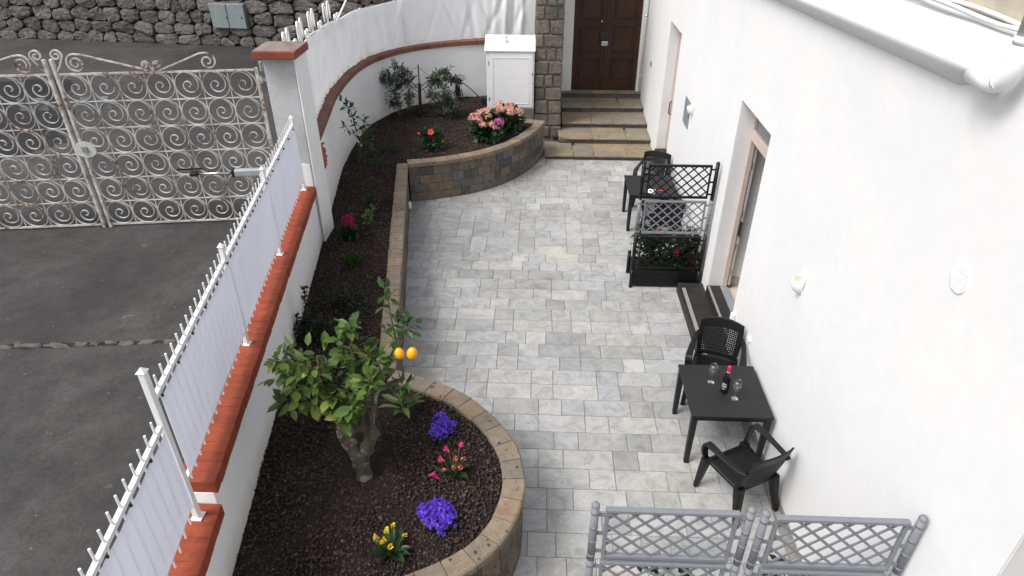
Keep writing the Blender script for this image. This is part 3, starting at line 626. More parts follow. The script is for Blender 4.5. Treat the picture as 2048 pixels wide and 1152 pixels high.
# white tarpaulin on the curved wall
def tarp_top(t_):
    y = WALL.at(t_).y; f = (t_ - t_of_y(9.87)) / (WALL.L - t_of_y(9.87)); return 3.55 - .30 * min(f / .45, 1) - .012 * math.sin(t_ * 4.4)
random.seed(47); folds = []
for _ in range(60): folds.append((random.uniform(t_of_y(9.9), WALL.L), random.uniform(.03, .08), random.uniform(-.06, .07), random.uniform(-.55, .55)))
for c0, wd, am in ((t_of_y(12.1), .05, .05), (t_of_y(12.35), .04, .045), (t_of_y(12.6), .05, .05), (t_of_y(11.9), .04, .03), (WALL.L - .75, .06, .07), (WALL.L - .55, .05, -.06), (WALL.L - .35, .06, .07), (WALL.L - 1.0, .07, .04)): folds.append((c0, wd, am, .05))
m = MB(); nT, nZ = 300, 14; ta, tb = t_of_y(9.875), WALL.L; vs = []; fs = []
for i in range(nT + 1):
    tt = ta + (tb - ta) * i / nT; zt = tarp_top(tt)
    for j in range(nZ + 1):
        f = j / nZ; d = 0
        for c0, wd, am, sl in folds: d += am * math.exp(-((tt - c0 - sl * (f - .5)) / wd) ** 2) * (.35 + .65 * math.sin(math.pi * min(max(f * .9 + .08, 0), 1)))
        d += .012 * math.sin(tt * 2.1 + f * 2); p = WALL.off(tt, .12 - d * .8 + (0 if j else .0)); vs.append((p.x, p.y, 2.232 + (zt - 2.232) * f))
for i in range(nT):
    for j in range(nZ): fs.append((i * (nZ + 1) + j, (i + 1) * (nZ + 1) + j, (i + 1) * (nZ + 1) + j + 1, i * (nZ + 1) + j + 1))
m.add(vs, fs); tarp = m.build('white_tarpaulin', 'tarp', None, True); tag(tarp, 'white tarpaulin screen stretched along the curved garden wall', 'tarpaulin')
for k in range(26):
    tt = ta + .1 + (tb - ta - .2) * k / 25; p = WALL.off(tt, .10, 2.29); MB().box((p.x - .007, p.y - .007, p.z - .007), (p.x + .007, p.y + .007, p.z + .007)).build('eyelet', 'grey_metal', tarp)
# white iron railing with scroll finials carrying the tarpaulin
rl = empty('scroll_railing', (-4, 13, 2.2), label='white wrought-iron railing with scroll finials behind the tarpaulin', cat='railing')
O_R = .19
def rail_pts(z): return [WALL.off(ta + (tb - ta) * i / 60, O_R, z if z else tarp_top(ta + (tb - ta) * i / 60) - .03) for i in range(61)]
MB().tube(rail_pts(None), .016, 6).build('top_rail', 'iron_white', rl, True); MB().tube(rail_pts(2.34), .014, 6).build('bottom_rail', 'iron_white', rl, True)
for tt in np.arange(ta + .15, tb, 1.05):
    z1 = tarp_top(tt); MB().tube([WALL.off(tt, O_R, 2.226), WALL.off(tt, O_R, z1)], .018, 6).build('post', 'iron_white', rl)
def spiral2(r0, r1, a0, a1, n): return [(math.cos(a0 + (a1 - a0) * i / n) * (r0 + (r1 - r0) * i / n), math.sin(a0 + (a1 - a0) * i / n) * (r0 + (r1 - r0) * i / n)) for i in range(n + 1)]
def finial(tt, s_):
    b = WALL.at(tt); d = (WALL.at(tt + .05) - WALL.at(tt - .05)).normalized(); nn = WALL.nrm(tt); z0 = tarp_top(tt) - .03; c = WALL.off(tt, O_R, z0)
    for sg in (-1, 1):
        pts2 = [(0, .0), (.03 * s_, .12 * s_), (.055 * s_, .24 * s_)] + [(.115 * s_ + x * s_, .25 * s_ + y * s_) for x, y in spiral2(.06, .05, math.pi, 0, 10)] + [(.165 * s_, .12 * s_), (.155 * s_, .05 * s_)]
        MB().sweep([c + d * sg * x + Vector((0, 0, y)) for x, y in pts2], nn, .007, .016).build('scroll', 'iron_white', rl, True)
def small_finial(tt, s_):
    d = (WALL.at(tt + .05) - WALL.at(tt - .05)).normalized(); nn = WALL.nrm(tt); c = WALL.off(tt, O_R, tarp_top(tt) - .03)
    for sg in (-1, 1):
        pts2 = [(sg * .06 * s_ + x * s_ * sg, .075 * s_ + y * s_) for x, y in spiral2(.06, .02, -.5 * math.pi, 1.9 * math.pi, 16)]
        MB().sweep([c + d * x + Vector((0, 0, y)) for x, y in pts2], nn, .007, .016).build('scroll', 'iron_white', rl, True)
for k in range(4): finial(ta + .28 + k * 1.15, 1.25); small_finial(ta + .85 + k * 1.15, 1.15)
p0 = WALL.off(ta + 4.3, O_R, tarp_top(ta + 4.3) - .03); MB().tube([p0, p0 + Vector((.30, .25, .55))], .02, 6).build('stay', 'iron_white', rl)
# tarpaulin hem stays: one upright seam post
tt = ta + 6.6; MB().tube([WALL.off(tt, .085, 2.226), WALL.off(tt, .085, tarp_top(tt))], .014, 6).build('upright', 'iron_white', rl)
# terracotta ornament on the wall
orn = empty('terracotta_ornament', (bx(10.25) + .02, 10.25, 1.72), label='small terracotta relief ornament hanging on the white wall', cat='ornament'); m = MB(); random.seed(5)
for k in range(7):
    f = k / 6; rr = .055 + .03 * math.sin(f * math.pi) + (.012 if k % 2 else 0); c = Vector((bx(10.25) + .022, 10.25 + .012 * (-1) ** k, 1.70 + .36 * f)); prof = [(rr * math.cos(a), rr * .85 * math.sin(a)) for a in np.linspace(-math.pi / 2, math.pi / 2, 7)]
    m.lathe([(max(a, .001), b) for a, b in prof], 10, c)
    for q in range(3): m.lathe([(max(.02 * math.cos(a), .001), .02 * math.sin(a)) for a in np.linspace(-math.pi / 2, math.pi / 2, 5)], 7, c + Vector((rr * .6, (q - 1) * .085, random.uniform(-.02, .02))))
m.build('relief', 'terracotta', orn, True)
# ------------------------------------------------------------------ rubble wall across the street
def sy(x): return 22.2 - .106 * (x + 9.1)
sw = empty('rubble_wall', (-11, sy(-11), ZD), label='long dark rubble-stone wall along the far side of the street', cat='wall'); random.seed(51)
MB().add([(-26, sy(-26) + .12, .5), (1, sy(1) + .12, .5), (1, sy(1) + .9, .5), (-26, sy(-26) + .9, .5), (-26, sy(-26) + .12, 4.2), (1, sy(1) + .12, 4.2), (1, sy(1) + .9, 4.2), (-26, sy(-26) + .9, 4.2)],
    [(3, 2, 1, 0), (4, 5, 6, 7), (0, 1, 5, 4), (1, 2, 6, 5), (2, 3, 7, 6), (3, 0, 4, 7)]).build('core', 'wall_core', sw)
AX = 1.55                                                  # stones are laid wider than high
def clip(poly, px, pz, nx, nz):
    out = []
    for i in range(len(poly)):
        a, b = poly[i], poly[(i + 1) % len(poly)]; da = (a[0] - px) * nx + (a[1] - pz) * nz; db = (b[0] - px) * nx + (b[1] - pz) * nz
        if da <= 0: out.append(a)
        if da * db < 0: f = da / (da - db); out.append((a[0] + (b[0] - a[0]) * f, a[1] + (b[1] - a[1]) * f))
    return out
seeds = []; z = ZD + .10; rowi = 0
while z < 3.35:
    h = random.uniform(.34, .46) if rowi else .26; x = -25.4 / AX + random.uniform(0, .3)
    while x < -3.0 / AX:
        L = random.uniform(.26, .58); seeds.append((x + L / 2, z + h * .5 - .1 + random.uniform(-.055, .055))); x += L
        if random.random() < .10: seeds.append((x - .05, z + h * .5 + random.uniform(-.22, .1)))
    z += h * .98; rowi += 1
for (cx_, cz) in seeds:
    poly = [(cx_ - .5, max(cz - .5, ZD - .03)), (cx_ + .5, max(cz - .5, ZD - .03)), (cx_ + .5, cz + .45), (cx_ - .5, cz + .45)]
    for (qx, qz) in seeds:
        if (qx, qz) != (cx_, cz) and abs(qx - cx_) < 1.1 and abs(qz - cz) < 1.1:
            poly = clip(poly, (cx_ + qx) / 2, (cz + qz) / 2, qx - cx_, qz - cz)
    if len(poly) < 3: continue
    fine = []                                              # break the long sides so that the outline wanders
    for i in range(len(poly)):
        a, b = poly[i], poly[(i + 1) % len(poly)]; d = math.hypot(b[0] - a[0], b[1] - a[1])
        if d < .05: continue
        fine.append((a[0] + (b[0] - a[0]) * .22, a[1] + (b[1] - a[1]) * .22)); fine.append((a[0] + (b[0] - a[0]) * .5 + random.uniform(-.02, .02), a[1] + (b[1] - a[1]) * .5 + random.uniform(-.02, .02))); fine.append((a[0] + (b[0] - a[0]) * .78, a[1] + (b[1] - a[1]) * .78))
    if len(fine) < 6: continue
    mx_ = sum(p[0] for p in fine) / len(fine); mz = sum(p[1] for p in fine) / len(fine); k = len(fine); pr = random.uniform(.05, .13); tx_, tz_ = random.uniform(-.12, .12), random.uniform(-.12, .12); vs = []; fs = []
    for f, dy in ((.97, .16), (.97, -.01), (.91, -.01 - pr * .7), (.62, -.01 - pr * .9)):
        for (a, b) in fine:
            x = (mx_ + (a - mx_) * f) * AX; zz = mz + (b - mz) * f; vs.append((x, sy(x) + dy + (random.uniform(-.018, .018) + (tx_ * (a - mx_) + tz_ * (b - mz)) if dy < 0 else 0), zz))
    vs.append((mx_ * AX, sy(mx_ * AX) - .01 - pr * random.uniform(.9, 1.15), mz))
    for i in range(3):
        for j in range(k): fs.append((i * k + j, (i + 1) * k + j, (i + 1) * k + (j + 1) % k, i * k + (j + 1) % k))
    for j in range(k): fs.append((3 * k + j, 4 * k, 3 * k + (j + 1) % k))
    MB().add(vs, fs).build('stone', 'street_stone', sw)
# grey meter cabinet let into the rubble wall
hb = empty('meter_cabinet', (-9.85, sy(-9.85), 1.4), label='grey two-door metal cabinet set in the rubble stone wall', cat='cabinet'); ang = math.atan(-.106)
hb.rotation_euler = (0, 0, ang)
MB().box((-.58, -.20, 0), (.58, .2, .74)).build('case', 'grey_metal', hb, world=False)
for a, b in ((-.57, -.02), (.02, .57)):
    bev(MB().box((a, -.225, .015), (b, -.202, .725)).build('cabinet_door', 'grey_metal', hb, world=False), .006)
for a in (-.06, .45): MB().box((a, -.235, .3), (a + .03, -.226, .36)).build('lock', 'dark_metal', hb, world=False)

# ------------------------------------------------------------------ picket fence with sheet
fx = lambda y: bx(y) - .115
fe = empty('picket_fence', (fx(6), 6, 1.7), label='white metal picket fence screened with pale sheeting on the low wall', cat='fence')
for y, z0, z1, nm in ((3.44, 1.53, 3.06, 1), (5.40, 1.768, 2.94, 0), (7.25, 1.768, 2.94, 0), (9.20, 1.768, 2.90, 0), (1.55, 1.53, 2.75, 0)):
    s_ = .026 if nm else .023; x = fx(y)
    po = MB().box((x - s_, y - s_, z0), (x + s_, y + s_, z1 - .02)).build('post', 'fence_white', fe); bev(po, .005)
    c = MB().add([(x - s_ * 1.3, y - s_ * 1.3, z1 - .02), (x + s_ * 1.3, y - s_ * 1.3, z1 - .02), (x + s_ * 1.3, y + s_ * 1.3, z1 - .02), (x - s_ * 1.3, y + s_ * 1.3, z1 - .02), (x, y, z1 + .02)], [(3, 2, 1, 0), (0, 1, 4), (1, 2, 4), (2, 3, 4), (3, 0, 4)]); c.build('post_cap', 'fence_white', po)
    MB().box((x - s_ * 1.7, y - s_ * 1.7, z0 - .003), (x + s_ * 1.7, y + s_ * 1.7, z0 + .008)).build('foot_plate', 'fence_white', po)
def rail(y0, y1, z, w_=.02, h_=.018, nm='rail'):
    MB().add([(fx(y0) - w_, y0, z - h_), (fx(y0) + w_, y0, z - h_), (fx(y1) + w_, y1, z - h_), (fx(y1) - w_, y1, z - h_), (fx(y0) - w_, y0, z + h_), (fx(y0) + w_, y0, z + h_), (fx(y1) + w_, y1, z + h_), (fx(y1) - w_, y1, z + h_)],
        [(0, 1, 2, 3), (7, 6, 5, 4), (0, 4, 5, 1), (1, 5, 6, 2), (2, 6, 7, 3), (3, 7, 4, 0)]).build(nm, 'fence_white', fe)
zt_far = lambda y: 2.775 - .012 * (y - 7); SECS = [(3.44, 5.40), (5.40, 7.25), (7.25, 9.20)]
for a, b in SECS: rail(a + .044, b - .036, 2.775, .018, .018); rail(a + .044, b - .036, 1.93, .016, .014)
rail(1.55 + .036, 3.44 - .044, 2.555, .018, .018); rail(1.55 + .036, 3.44 - .044, 1.72, .016, .014)
pk = {}
def picket(y, z0, z1):
    L = round(z1 - z0, 3)
    if L not in pk:
        m = MB(); m.tube([(0, 0, 0), (0, 0, L)], .0085, 8); me = bpy.data.meshes.new('picket'); me.from_pydata(m.v, [], m.f); me.materials.append(M['fence_white']); pk[L] = me
    o = bpy.data.objects.new('picket', pk[L]); COL.objects.link(o); o.parent = fe; o.location = Vector((fx(y), y, z0)) - fe.location
for a, b in SECS:
    n = int(round((b - a) / .123))
    for i in range(1, n): picket(a + (b - a) * i / n, 1.845, 2.905)
n = int(round((3.44 - 1.55) / .123))
for i in range(1, n): picket(1.55 + (3.44 - 1.55) * i / n, 1.60, 2.685)
random.seed(61)
def fsheet(y0, y1, z0, z1):
    m = MB(); ny, nz = 60, 10; vs = []; fs = []; ph = random.uniform(0, 6)
    for i in range(ny + 1):
        y = y0 + (y1 - y0) * i / ny
        for j in range(nz + 1):
            f = j / nz; sag = .012 * abs(math.sin((y - y0) * math.pi / .37)) * (1 if j == nz else 0); d = .006 * math.sin(y * 3.1 + ph + 1.5 * f) + .003 * math.sin(y * 9 + f * 3) + .002 * math.sin(y * 21 + f * 4)
            vs.append((fx(y) + .024 + d * (.6 if j in (0, nz) else 1), y, z0 + (z1 - z0) * f - sag * 1.0))
    for i in range(ny):
        for j in range(nz): fs.append((i * (nz + 1) + j, (i + 1) * (nz + 1) + j, (i + 1) * (nz + 1) + j + 1, i * (nz + 1) + j + 1))
    o = m.add(vs, fs).build('sheet', 'fence_sheet', fe, True); o['label'] = 'pale lavender-white screening sheet'
    for i in range(int((y1 - y0) / .37) + 1):
        y = y0 + .03 + i * .37
        if y < y1: MB().box((fx(y) + .018, y - .006, z1 - .008), (fx(y) + .036, y + .006, z1 + .012)).build('tie', 'dark_metal', fe)
fsheet(3.50, 9.16, 1.95, 2.745); fsheet(1.6, 3.385, 1.735, 2.525)

# ------------------------------------------------------------------ wrought iron gate
GH = Vector((-4.22, 10.055, .87)); GC = Vector((-7.12, 9.665, .87)); gdir = GC - GH; GL = gdir.length; gyaw = math.atan2(gdir.y, gdir.x); NC, NR = 7, 6; GHT = 2.45
def spiral_scroll(s_=1, flip=1):
    rr = .199; pts = []; a0 = math.pi * .42
    for i in range(29): a = a0 + 2 * math.pi * i / 28; pts.append((flip * math.cos(a) * rr, math.sin(a) * rr))
    for i in range(1, 33): f = i / 32; a = a0 + f * 2 * math.pi * 1.5; r_ = rr * (1 - .50 * (f / .36) ** .85) if f < .36 else rr * (.50 - .40 * ((f - .36) / .64) ** .9); pts.append((flip * math.cos(a) * r_, math.sin(a) * r_))
    m = MB(); m.sweep([(x, 0, z) for x, z in pts], (0, 1, 0), .0040, .015); me = bpy.data.meshes.new('scroll'); me.from_pydata(m.v, [], m.f); me.materials.append(M['gate_paint'])
    for p in me.polygons: p.use_smooth = False
    return me
scr = [spiral_scroll(1, 1), spiral_scroll(1, -1)]; random.seed(71)
def gate_leaf(loc, yaw, label, mir):
    gt = empty('iron_gate', loc, yaw, label=label, cat='gate', group='leaves of the double driveway gate')
    L = GL - .03; cw_ = (L - .09) / NC; ch_ = GHT / NR
    B = lambda nm, a, b, mt='gate_paint': MB().box(a, b).build(nm, mt, gt, world=False)
    bev(B('stile', (L - .045, -.03, -.05), (L, .03, GHT + .22)), .004); B('stile', (0, -.022, -.04), (.045, .022, GHT + .03))
    for r_ in range(NR + 1): h = .014 if r_ in (0, NR) else .007; B('rail', (.046, -.012, r_ * ch_ - h), (L - .053, .012, r_ * ch_ + h))
    for c in range(1, NC): x = .05 + c * cw_; B('bar', (x - .006, -.006, .015), (x + .006, .006, GHT - .015))
    for c in range(NC):
        for r_ in range(NR):
            o = bpy.data.objects.new('scroll', scr[mir]); COL.objects.link(o); o.parent = gt; o.location = (.05 + (c + .5) * cw_, random.uniform(-.006, .006), (r_ + .5) * ch_); o.scale = (cw_ / .408, 1, ch_ / .408); o.rotation_euler = (0, random.uniform(-.7, .7), 0)
    # cresting: u measured from the closing stile
    U = lambda u, h: (L - u, 0, GHT + h)
    def crest(pts): MB().sweep([U(u, h) for u, h in pts], (0, 1, 0), .009, .018).build('crest_scroll', 'gate_paint', gt, world=False)
    curl = lambda cu, ch, r0, r1, a0, a1, n=22: [(cu + x, ch + y) for x, y in spiral2(r0, r1, a0, a1, n)]
    crest(curl(.34, .15, .03, .135, math.pi * 4.1, math.pi * .5, 34) + [(.44, .275), (.8, .175), (1.2, .065), (1.34, .017)])
    crest(curl(1.30, .11, .018, .055, 2.9 * math.pi, .0) + [(1.38, .06), (1.40, .018)]); crest(curl(1.47, .11, .018, .055, -1.9 * math.pi, math.pi) + [(1.41, .07), (1.40, .02)])
    crest([(1.46, .017), (1.8, .14), (2.1, .255)] + curl(2.2, .14, .125, .028, math.pi * .55, -2.6 * math.pi, 30))
    crest([(.03, .02), (.12, .13), (.185, .25)] + curl(.105, .27, .085, .02, 0, 2.7 * math.pi, 28))
    return gt
g1 = gate_leaf(GH, gyaw, 'white rusting scrollwork gate leaf hinged on the gatepost', 0)
G2 = GH + gdir * 2.0; g2 = gate_leaf(G2, gyaw - math.pi, 'white rusting scrollwork gate leaf cut off by the picture edge', 1)
for gt, s_ in ((g1, 0), (g2, 1)):
    x = GL - .45
    bev(MB().box((x - .2, .02 if s_ else -.045, 1.92), (x + .2, .045 if s_ else -.02, 2.10)).build('plate', 'grey_metal', gt, world=False), .004)
m = MB(); ring = [(.16 * math.cos(a), .13 * math.sin(a)) for a in np.linspace(0, 2 * math.pi, 17)[:-1]]; k = 16
m.add([(GL - .10 + x, .034, 1.31 + z) for x, z in ring] + [(GL - .10 + x, .05, 1.31 + z) for x, z in ring], [tuple(range(k)), tuple(range(k, 2 * k))[::-1]] + [(j, k + j, k + (j + 1) % k, (j + 1) % k) for j in range(k)])
m.build('lock_plate', 'gate_paint', g1, world=False)
m = MB(); m.box((GL - .14, .052, 1.27), (GL - .06, .075, 1.36)); m.build('lock', 'grey_metal', g1, world=False)
for z in (.25, 1.2, 2.3): MB().tube([(-.02, 0, z - .05), (-.02, 0, z + .05)], .022, 8).build('hinge', 'gate_paint', g1, world=False); MB().box((-.45, -.012, z - .02), (-.02, .012, z + .02)).build('hinge_strap', 'grey_metal', g1, world=False)
MB().tube([(-.06, .0, GHT - .02), (-.06, .0, GHT + .12)], .03, 8).build('hinge_pin', 'grey_metal', g1, world=False)
gm = empty('gate_opener', (-4.75, 9.93, 1.7), gyaw, label='grey hydraulic ram opener fixed across the right gate leaf', cat='gate opener')
bev(MB().box((-.62, .06, .0), (.10, .16, .12)).build('motor_housing', 'motor_grey', gm, world=False), .02, ); MB().tube([(.10, .11, .06), (.68, .11, .06)], .02, 8).build('piston_rod', 'steel', gm, True, False)
bev(MB().box((.09, .055, -.005), (.13, .165, .125)).build('end_cap', 'rubber_black', gm, world=False), .01); bev(MB().box((.66, .03, .03), (.78, .15, .09)).build('rod_end', 'rubber_black', gm, world=False), .01); MB().box((.60, .012, .10), (1.0, .03, .125)).build('mounting_bar', 'rubber_black', gm, world=False)

# ------------------------------------------------------------------ planter walls
pw = empty('raised_planter', (-1.6, 8, 0), label='raised planting bed wall of brown and grey tuff blocks', cat='planter'); random.seed(81)
PW = .2; ZC0, ZC1 = .75, .85
for path, nm, sgn in ((NEAR, 'near', 1), (STRA, 'str', 1), (BACKC, 'back', 1)):
    pass
# the planting side is on the left of BACKC, on the left of STRA and on the right of NEAR
def planter_run(path, side, t0, t1, vis=True):
    s_ = side; wall_along(path, s_ * .03, s_ * (PW - .01), -.02, ZC0 - .003, .1, 'core', 'mortar', pw, t0 + .01, t1 - .01)
    ncourse = 4; ch_ = (ZC0 - .004) / ncourse
    for c in range(ncourse):
        t_ = t0 + (random.uniform(-.25, 0))
        while t_ < t1 - .02:
            L = random.choice((.16, .2, .24, .28, .32, .38, .44)); a, b = max(t_, t0), min(t_ + L, t1)
            if t1 - b < .07: b = t1
            if b - a > .05: e = random.uniform(0, .006); arc_block(path, a + .0025, b - .0025, s_ * e, s_ * .1, c * ch_ + .003 - (.02 if c == 0 else 0), (c + 1) * ch_ - .0025, max(1, int((b - a) / .12)), ch=.004).build('block', 'tuff_block', pw)
            t_ = b if b == t1 else t_ + L
    n = max(1, round((t1 - t0) / .27)); st = (t1 - t0) / n
    for i in range(n):
        a, b = t0 + i * st, t0 + (i + 1) * st; e = random.uniform(-.004, .004); arc_block(path, a + .001, b - .001, s_ * (-.022 + e), s_ * (PW + random.uniform(-.006, .006)), ZC0, ZC1, 3, ch=.016, jit=.003).build('coping_stone', 'tuff_coping', pw)
    wall_along(path, s_ * -.012, s_ * (PW - .012), ZC0 + .002, ZC1 - .014, .08, 'coping_bed', 'mortar_light', pw, t0 + .006, t1 - .006)
planter_run(NEAR, -1, .02, NEAR.L); planter_run(STRA, 1, .02, STRA.L - .0); planter_run(BACKC, 1, .02, BACKC.L)
RET = Path([(.14, 15.2), (-.55, 15.36)]); planter_run(RET, 1, .0, RET.L)
# small white outlet on the straight wall
p = STRA.off(STRA.L - .75, -.03, .28); sock = MB().box((p.x - .02, p.y - .05, .22), (p.x + .02, p.y + .05, .34)).build('outlet_box', 'lamp_white'); bev(sock, .006); tag(sock, 'small white outlet box low on the planter inner face', 'outlet')
# ------------------------------------------------------------------ soil and lava gravel
soil_poly = [(p.x - .06, p.y) for p in WALL.p if p.y > 3.05]
soil_poly = [(bx(3.16), 3.16)] + soil_poly[:] + [(-1.38, 16.9), (-1.38, 16.1), (-.55, 15.52)] + [(.02, 15.27)] + [tuple(BACKC.off(t_, .12).xy) for t_ in np.linspace(BACKC.L - .05, .15, 30)] + [tuple(STRA.off(t_, .12).xy) for t_ in np.linspace(STRA.L - .1, .1, 20)] + [tuple(NEAR.off(t_, -.12).xy) for t_ in np.linspace(.1, NEAR.L, 60)]
g = MB(); soilo = None
def soil_z(x, y): return SOIL + .012 * np.sin(x * 3.1 + 1) * np.sin(y * 2.3) + .010 * np.sin(x * 7.3) * np.sin(y * 6.1 + 2) + np.where(y > 14.3, .03 * np.minimum(1, (y - 14.3)), 0)
g.add([(x, y, float(soil_z(x, y)) - .012) for x, y in soil_poly], [tuple(range(len(soil_poly)))]); 
me_o = g.build('soil', 'soil'); tag(me_o, 'dark brown soil filling the raised planting bed', 'soil', kind='structure')
import bmesh
bm = bmesh.new(); bm.from_mesh(me_o.data); bmesh.ops.triangulate(bm, faces=bm.faces[:])
bm.to_mesh(me_o.data); bm.free()
xs = np.array([p[0] for p in soil_poly]); ys = np.array([p[1] for p in soil_poly]); NP = 98000
px_ = RNG.uniform(xs.min(), xs.max(), NP); py_ = RNG.uniform(ys.min(), ys.max(), NP); k = in_poly(px_, py_, soil_poly); keep = k & ((py_ < 8) | (RNG.random(NP) < .75)); px_, py_ = px_[keep], py_[keep]; n = len(px_)
OCT = np.array([(1, 0, 0), (-1, 0, 0), (0, 1, 0), (0, -1, 0), (0, 0, 1), (0, 0, -1)], float); OF = np.array([(0, 2, 4), (2, 1, 4), (1, 3, 4), (3, 0, 4), (2, 0, 5), (1, 2, 5), (3, 1, 5), (0, 3, 5)])
rad = RNG.uniform(.010, .021, n) * np.where(RNG.random(n) < .08, 1.4, 1); V = OCT[None] * rad[:, None, None] * RNG.uniform(.65, 1.25, (n, 6, 1)); th = RNG.uniform(0, 6.28, n); c_, s_ = np.cos(th)[:, None], np.sin(th)[:, None]
tl = RNG.uniform(-.8, .8, n)[:, None]; x1 = V[..., 0] * c_ - V[..., 1] * s_; y1 = V[..., 0] * s_ + V[..., 1] * c_; z1 = V[..., 2] + x1 * np.sin(tl) * .7; x1 = x1 * np.cos(tl)
V = np.stack([x1 + px_[:, None], y1 + py_[:, None], z1 * .85 + (soil_z(px_, py_) - .004 + RNG.uniform(-.004, .008, n))[:, None]], -1).reshape(-1, 3); F = (OF[None] + (np.arange(n) * 6)[:, None, None]).reshape(-1, 3)
tag(link('lava_gravel', np_mesh('lava_gravel', V, F), 'lava_gravel'), 'dark purple-brown lava gravel mulch covering the raised bed', 'gravel', kind='stuff')

# ------------------------------------------------------------------ house
ho = empty('white_house', (HX + 2, 9, 0), label='white rendered house wall along the right side of the patio', cat='house')
TH = .30; YA, YB, HT = -3.0, 18.6, 5.05
OPN = [(1.25, 2.5, -.0, 3.2), (7.72, 9.08, .0, 3.25), (13.66, 15.0, 0, 3.12)]
m = MB(); ycur = YA
def wq(y0, y1, z0, z1): m.box((HX, y0, z0), (HX + TH, y1, z1))
for (a, b, z0, z1) in OPN: wq(ycur, a, -.2, HT); m.box((HX, a, z1), (HX + TH, b, HT)); ycur = b
wq(ycur, YB, -.2, HT); wl = m.build('wall', 'plaster_house', ho)
for (a, b, z0, z1) in OPN:                                  # painted reveals, 2 mm proud of the wall ends
    MB().box((HX + .012, b - .004, 0), (HX + TH, b + .002, z1)).box((HX + .012, a - .002, 0), (HX + TH, a + .004, z1)).box((HX + .012, a, z1 - .004), (HX + TH, b, z1 + .002)).build('reveal', 'plaster_reveal', ho)
# rooms behind the openings
MB().box((HX + 3.8, YA, 0), (HX + 3.9, YB, HT)).box((HX + TH + .01, 9.16, .26), (HX + 3.8, 9.3, HT)).box((HX + TH + .01, 5.0, .26), (HX + 3.8, 5.1, HT)).box((HX + TH + .01, 15.2, .1), (HX + 3.8, 15.3, HT)).box((HX + TH + .01, 2.7, .1), (HX + 3.8, 2.8, HT)).build('inner_walls', 'room_grey', ho)
MB().box((HX + TH + .002, YA, -.2), (HX + 3.9, YB, .26)).build('inner_floor', 'beige_tile', ho); MB().box((HX + TH + .01, 9.135, .262), (HX + 3.8, 9.158, .40)).build('skirting', 'pink_wood', ho)
MB().box((HX - .004, YA, HT + .002), (HX + 3.9, YB, HT + .083)).build('roof_slab', 'plaster_house', ho)
# door frames
def frame(a, b, z0, z1, far_only, mt, sill=None, transom=None):
    fr = MB(); fr.box((HX + .20, b - .075, z0), (HX + .275, b - .006, z1)).box((HX + .20, a + .006, z0), (HX + .275, a + .075, z1)).box((HX + .20, a + .075, z1 - .07), (HX + .275, b - .075, z1 - .006)); fo = fr.build('door_frame', mt, ho); bev(fo, .006)
    if transom:
        bev(MB().box((HX + .195, a + .075, transom), (HX + .28, b - .075, transom + .14)).build('transom_bar', 'pink_wood', fo), .006); MB().box((HX + .235, a + .075, transom + .14), (HX + .245, b - .075, z1 - .07)).build('transom_pane', 'window_glass', fo)
    return fo
f1 = frame(7.72, 9.08, .31, 3.25, 0, 'pink_wood', None, 2.72)
dl = MB().box((HX + .285, 9.02, .33), (HX + .33, 9.075, 2.7)).build('door_edge', 'beige_wood', ho); bev(dl, .006)
for z in (.55, 1.0, 1.55, 2.3): MB().tube([(HX + .28, 9.012, z), (HX + .28, 9.012, z + .09)], .012, 8).build('hinge', 'steel', dl)
bev(MB().box((HX + .283, 8.985, 1.22), (HX + .31, 9.015, 1.46)).build('door_handle', 'dark_metal', dl), .005)
MB().box((HX + .18, 7.8, .302), (HX + .30, 9.0, .315)).build('threshold', 'alu', ho)
f2 = frame(13.66, 15.0, .31, 3.12, 0, 'pink_wood')
wd = MB().box((HX + .225, 13.74, .32), (HX + .255, 14.92, 3.04)).build('door_leaf', 'beige_wood', ho); bev(wd, .004)
MB().tube([(HX + .21, 14.85, 1.15), (HX + .17, 14.85, 1.18), (HX + .17, 14.85, 1.42), (HX + .21, 14.85, 1.45)], .014, 8).build('door_handle', 'dark_metal', wd, True)
frame(1.25, 2.5, .31, 3.2, 0, 'beige_wood'); MB().box((HX + .225, 1.32, .32), (HX + .255, 2.43, 3.12)).build('door_leaf', 'beige_wood', ho)
# slate door steps
st1 = MB().box((2.33, 7.35, -.01), (HX - .003, 9.36, .15)).build('door_step', 'slate', ho); bev(st1, .006); MB().box((2.375, 7.37, .15), (2.43, 9.2, .156)).build('grip_strip', 'strip_grey', st1)
st2 = MB().box((HX - .02, 7.735, .152), (HX + .19, 9.06, .30)).build('door_step', 'slate', ho); bev(st2, .005); MB().box((HX - .012, 7.76, .30), (HX + .022, 9.03, .306)).build('grip_strip', 'strip_grey', st2)
for (a, b, z1) in ((13.67, 14.99, .30), (1.26, 2.49, .30)): MB().box((HX - .02, a, -.01), (HX + .29, b, z1)).build('door_step', 'slate', ho)
sk = MB(); ycur = YA
for (a, b, _, _) in OPN: sk.box((HX - .012, ycur, 0), (HX - .001, a, .07)); ycur = b
sk.box((HX - .012, ycur, 0), (HX - .001, 14.93, .07)); sk.build('base_board', 'strip_grey', ho)
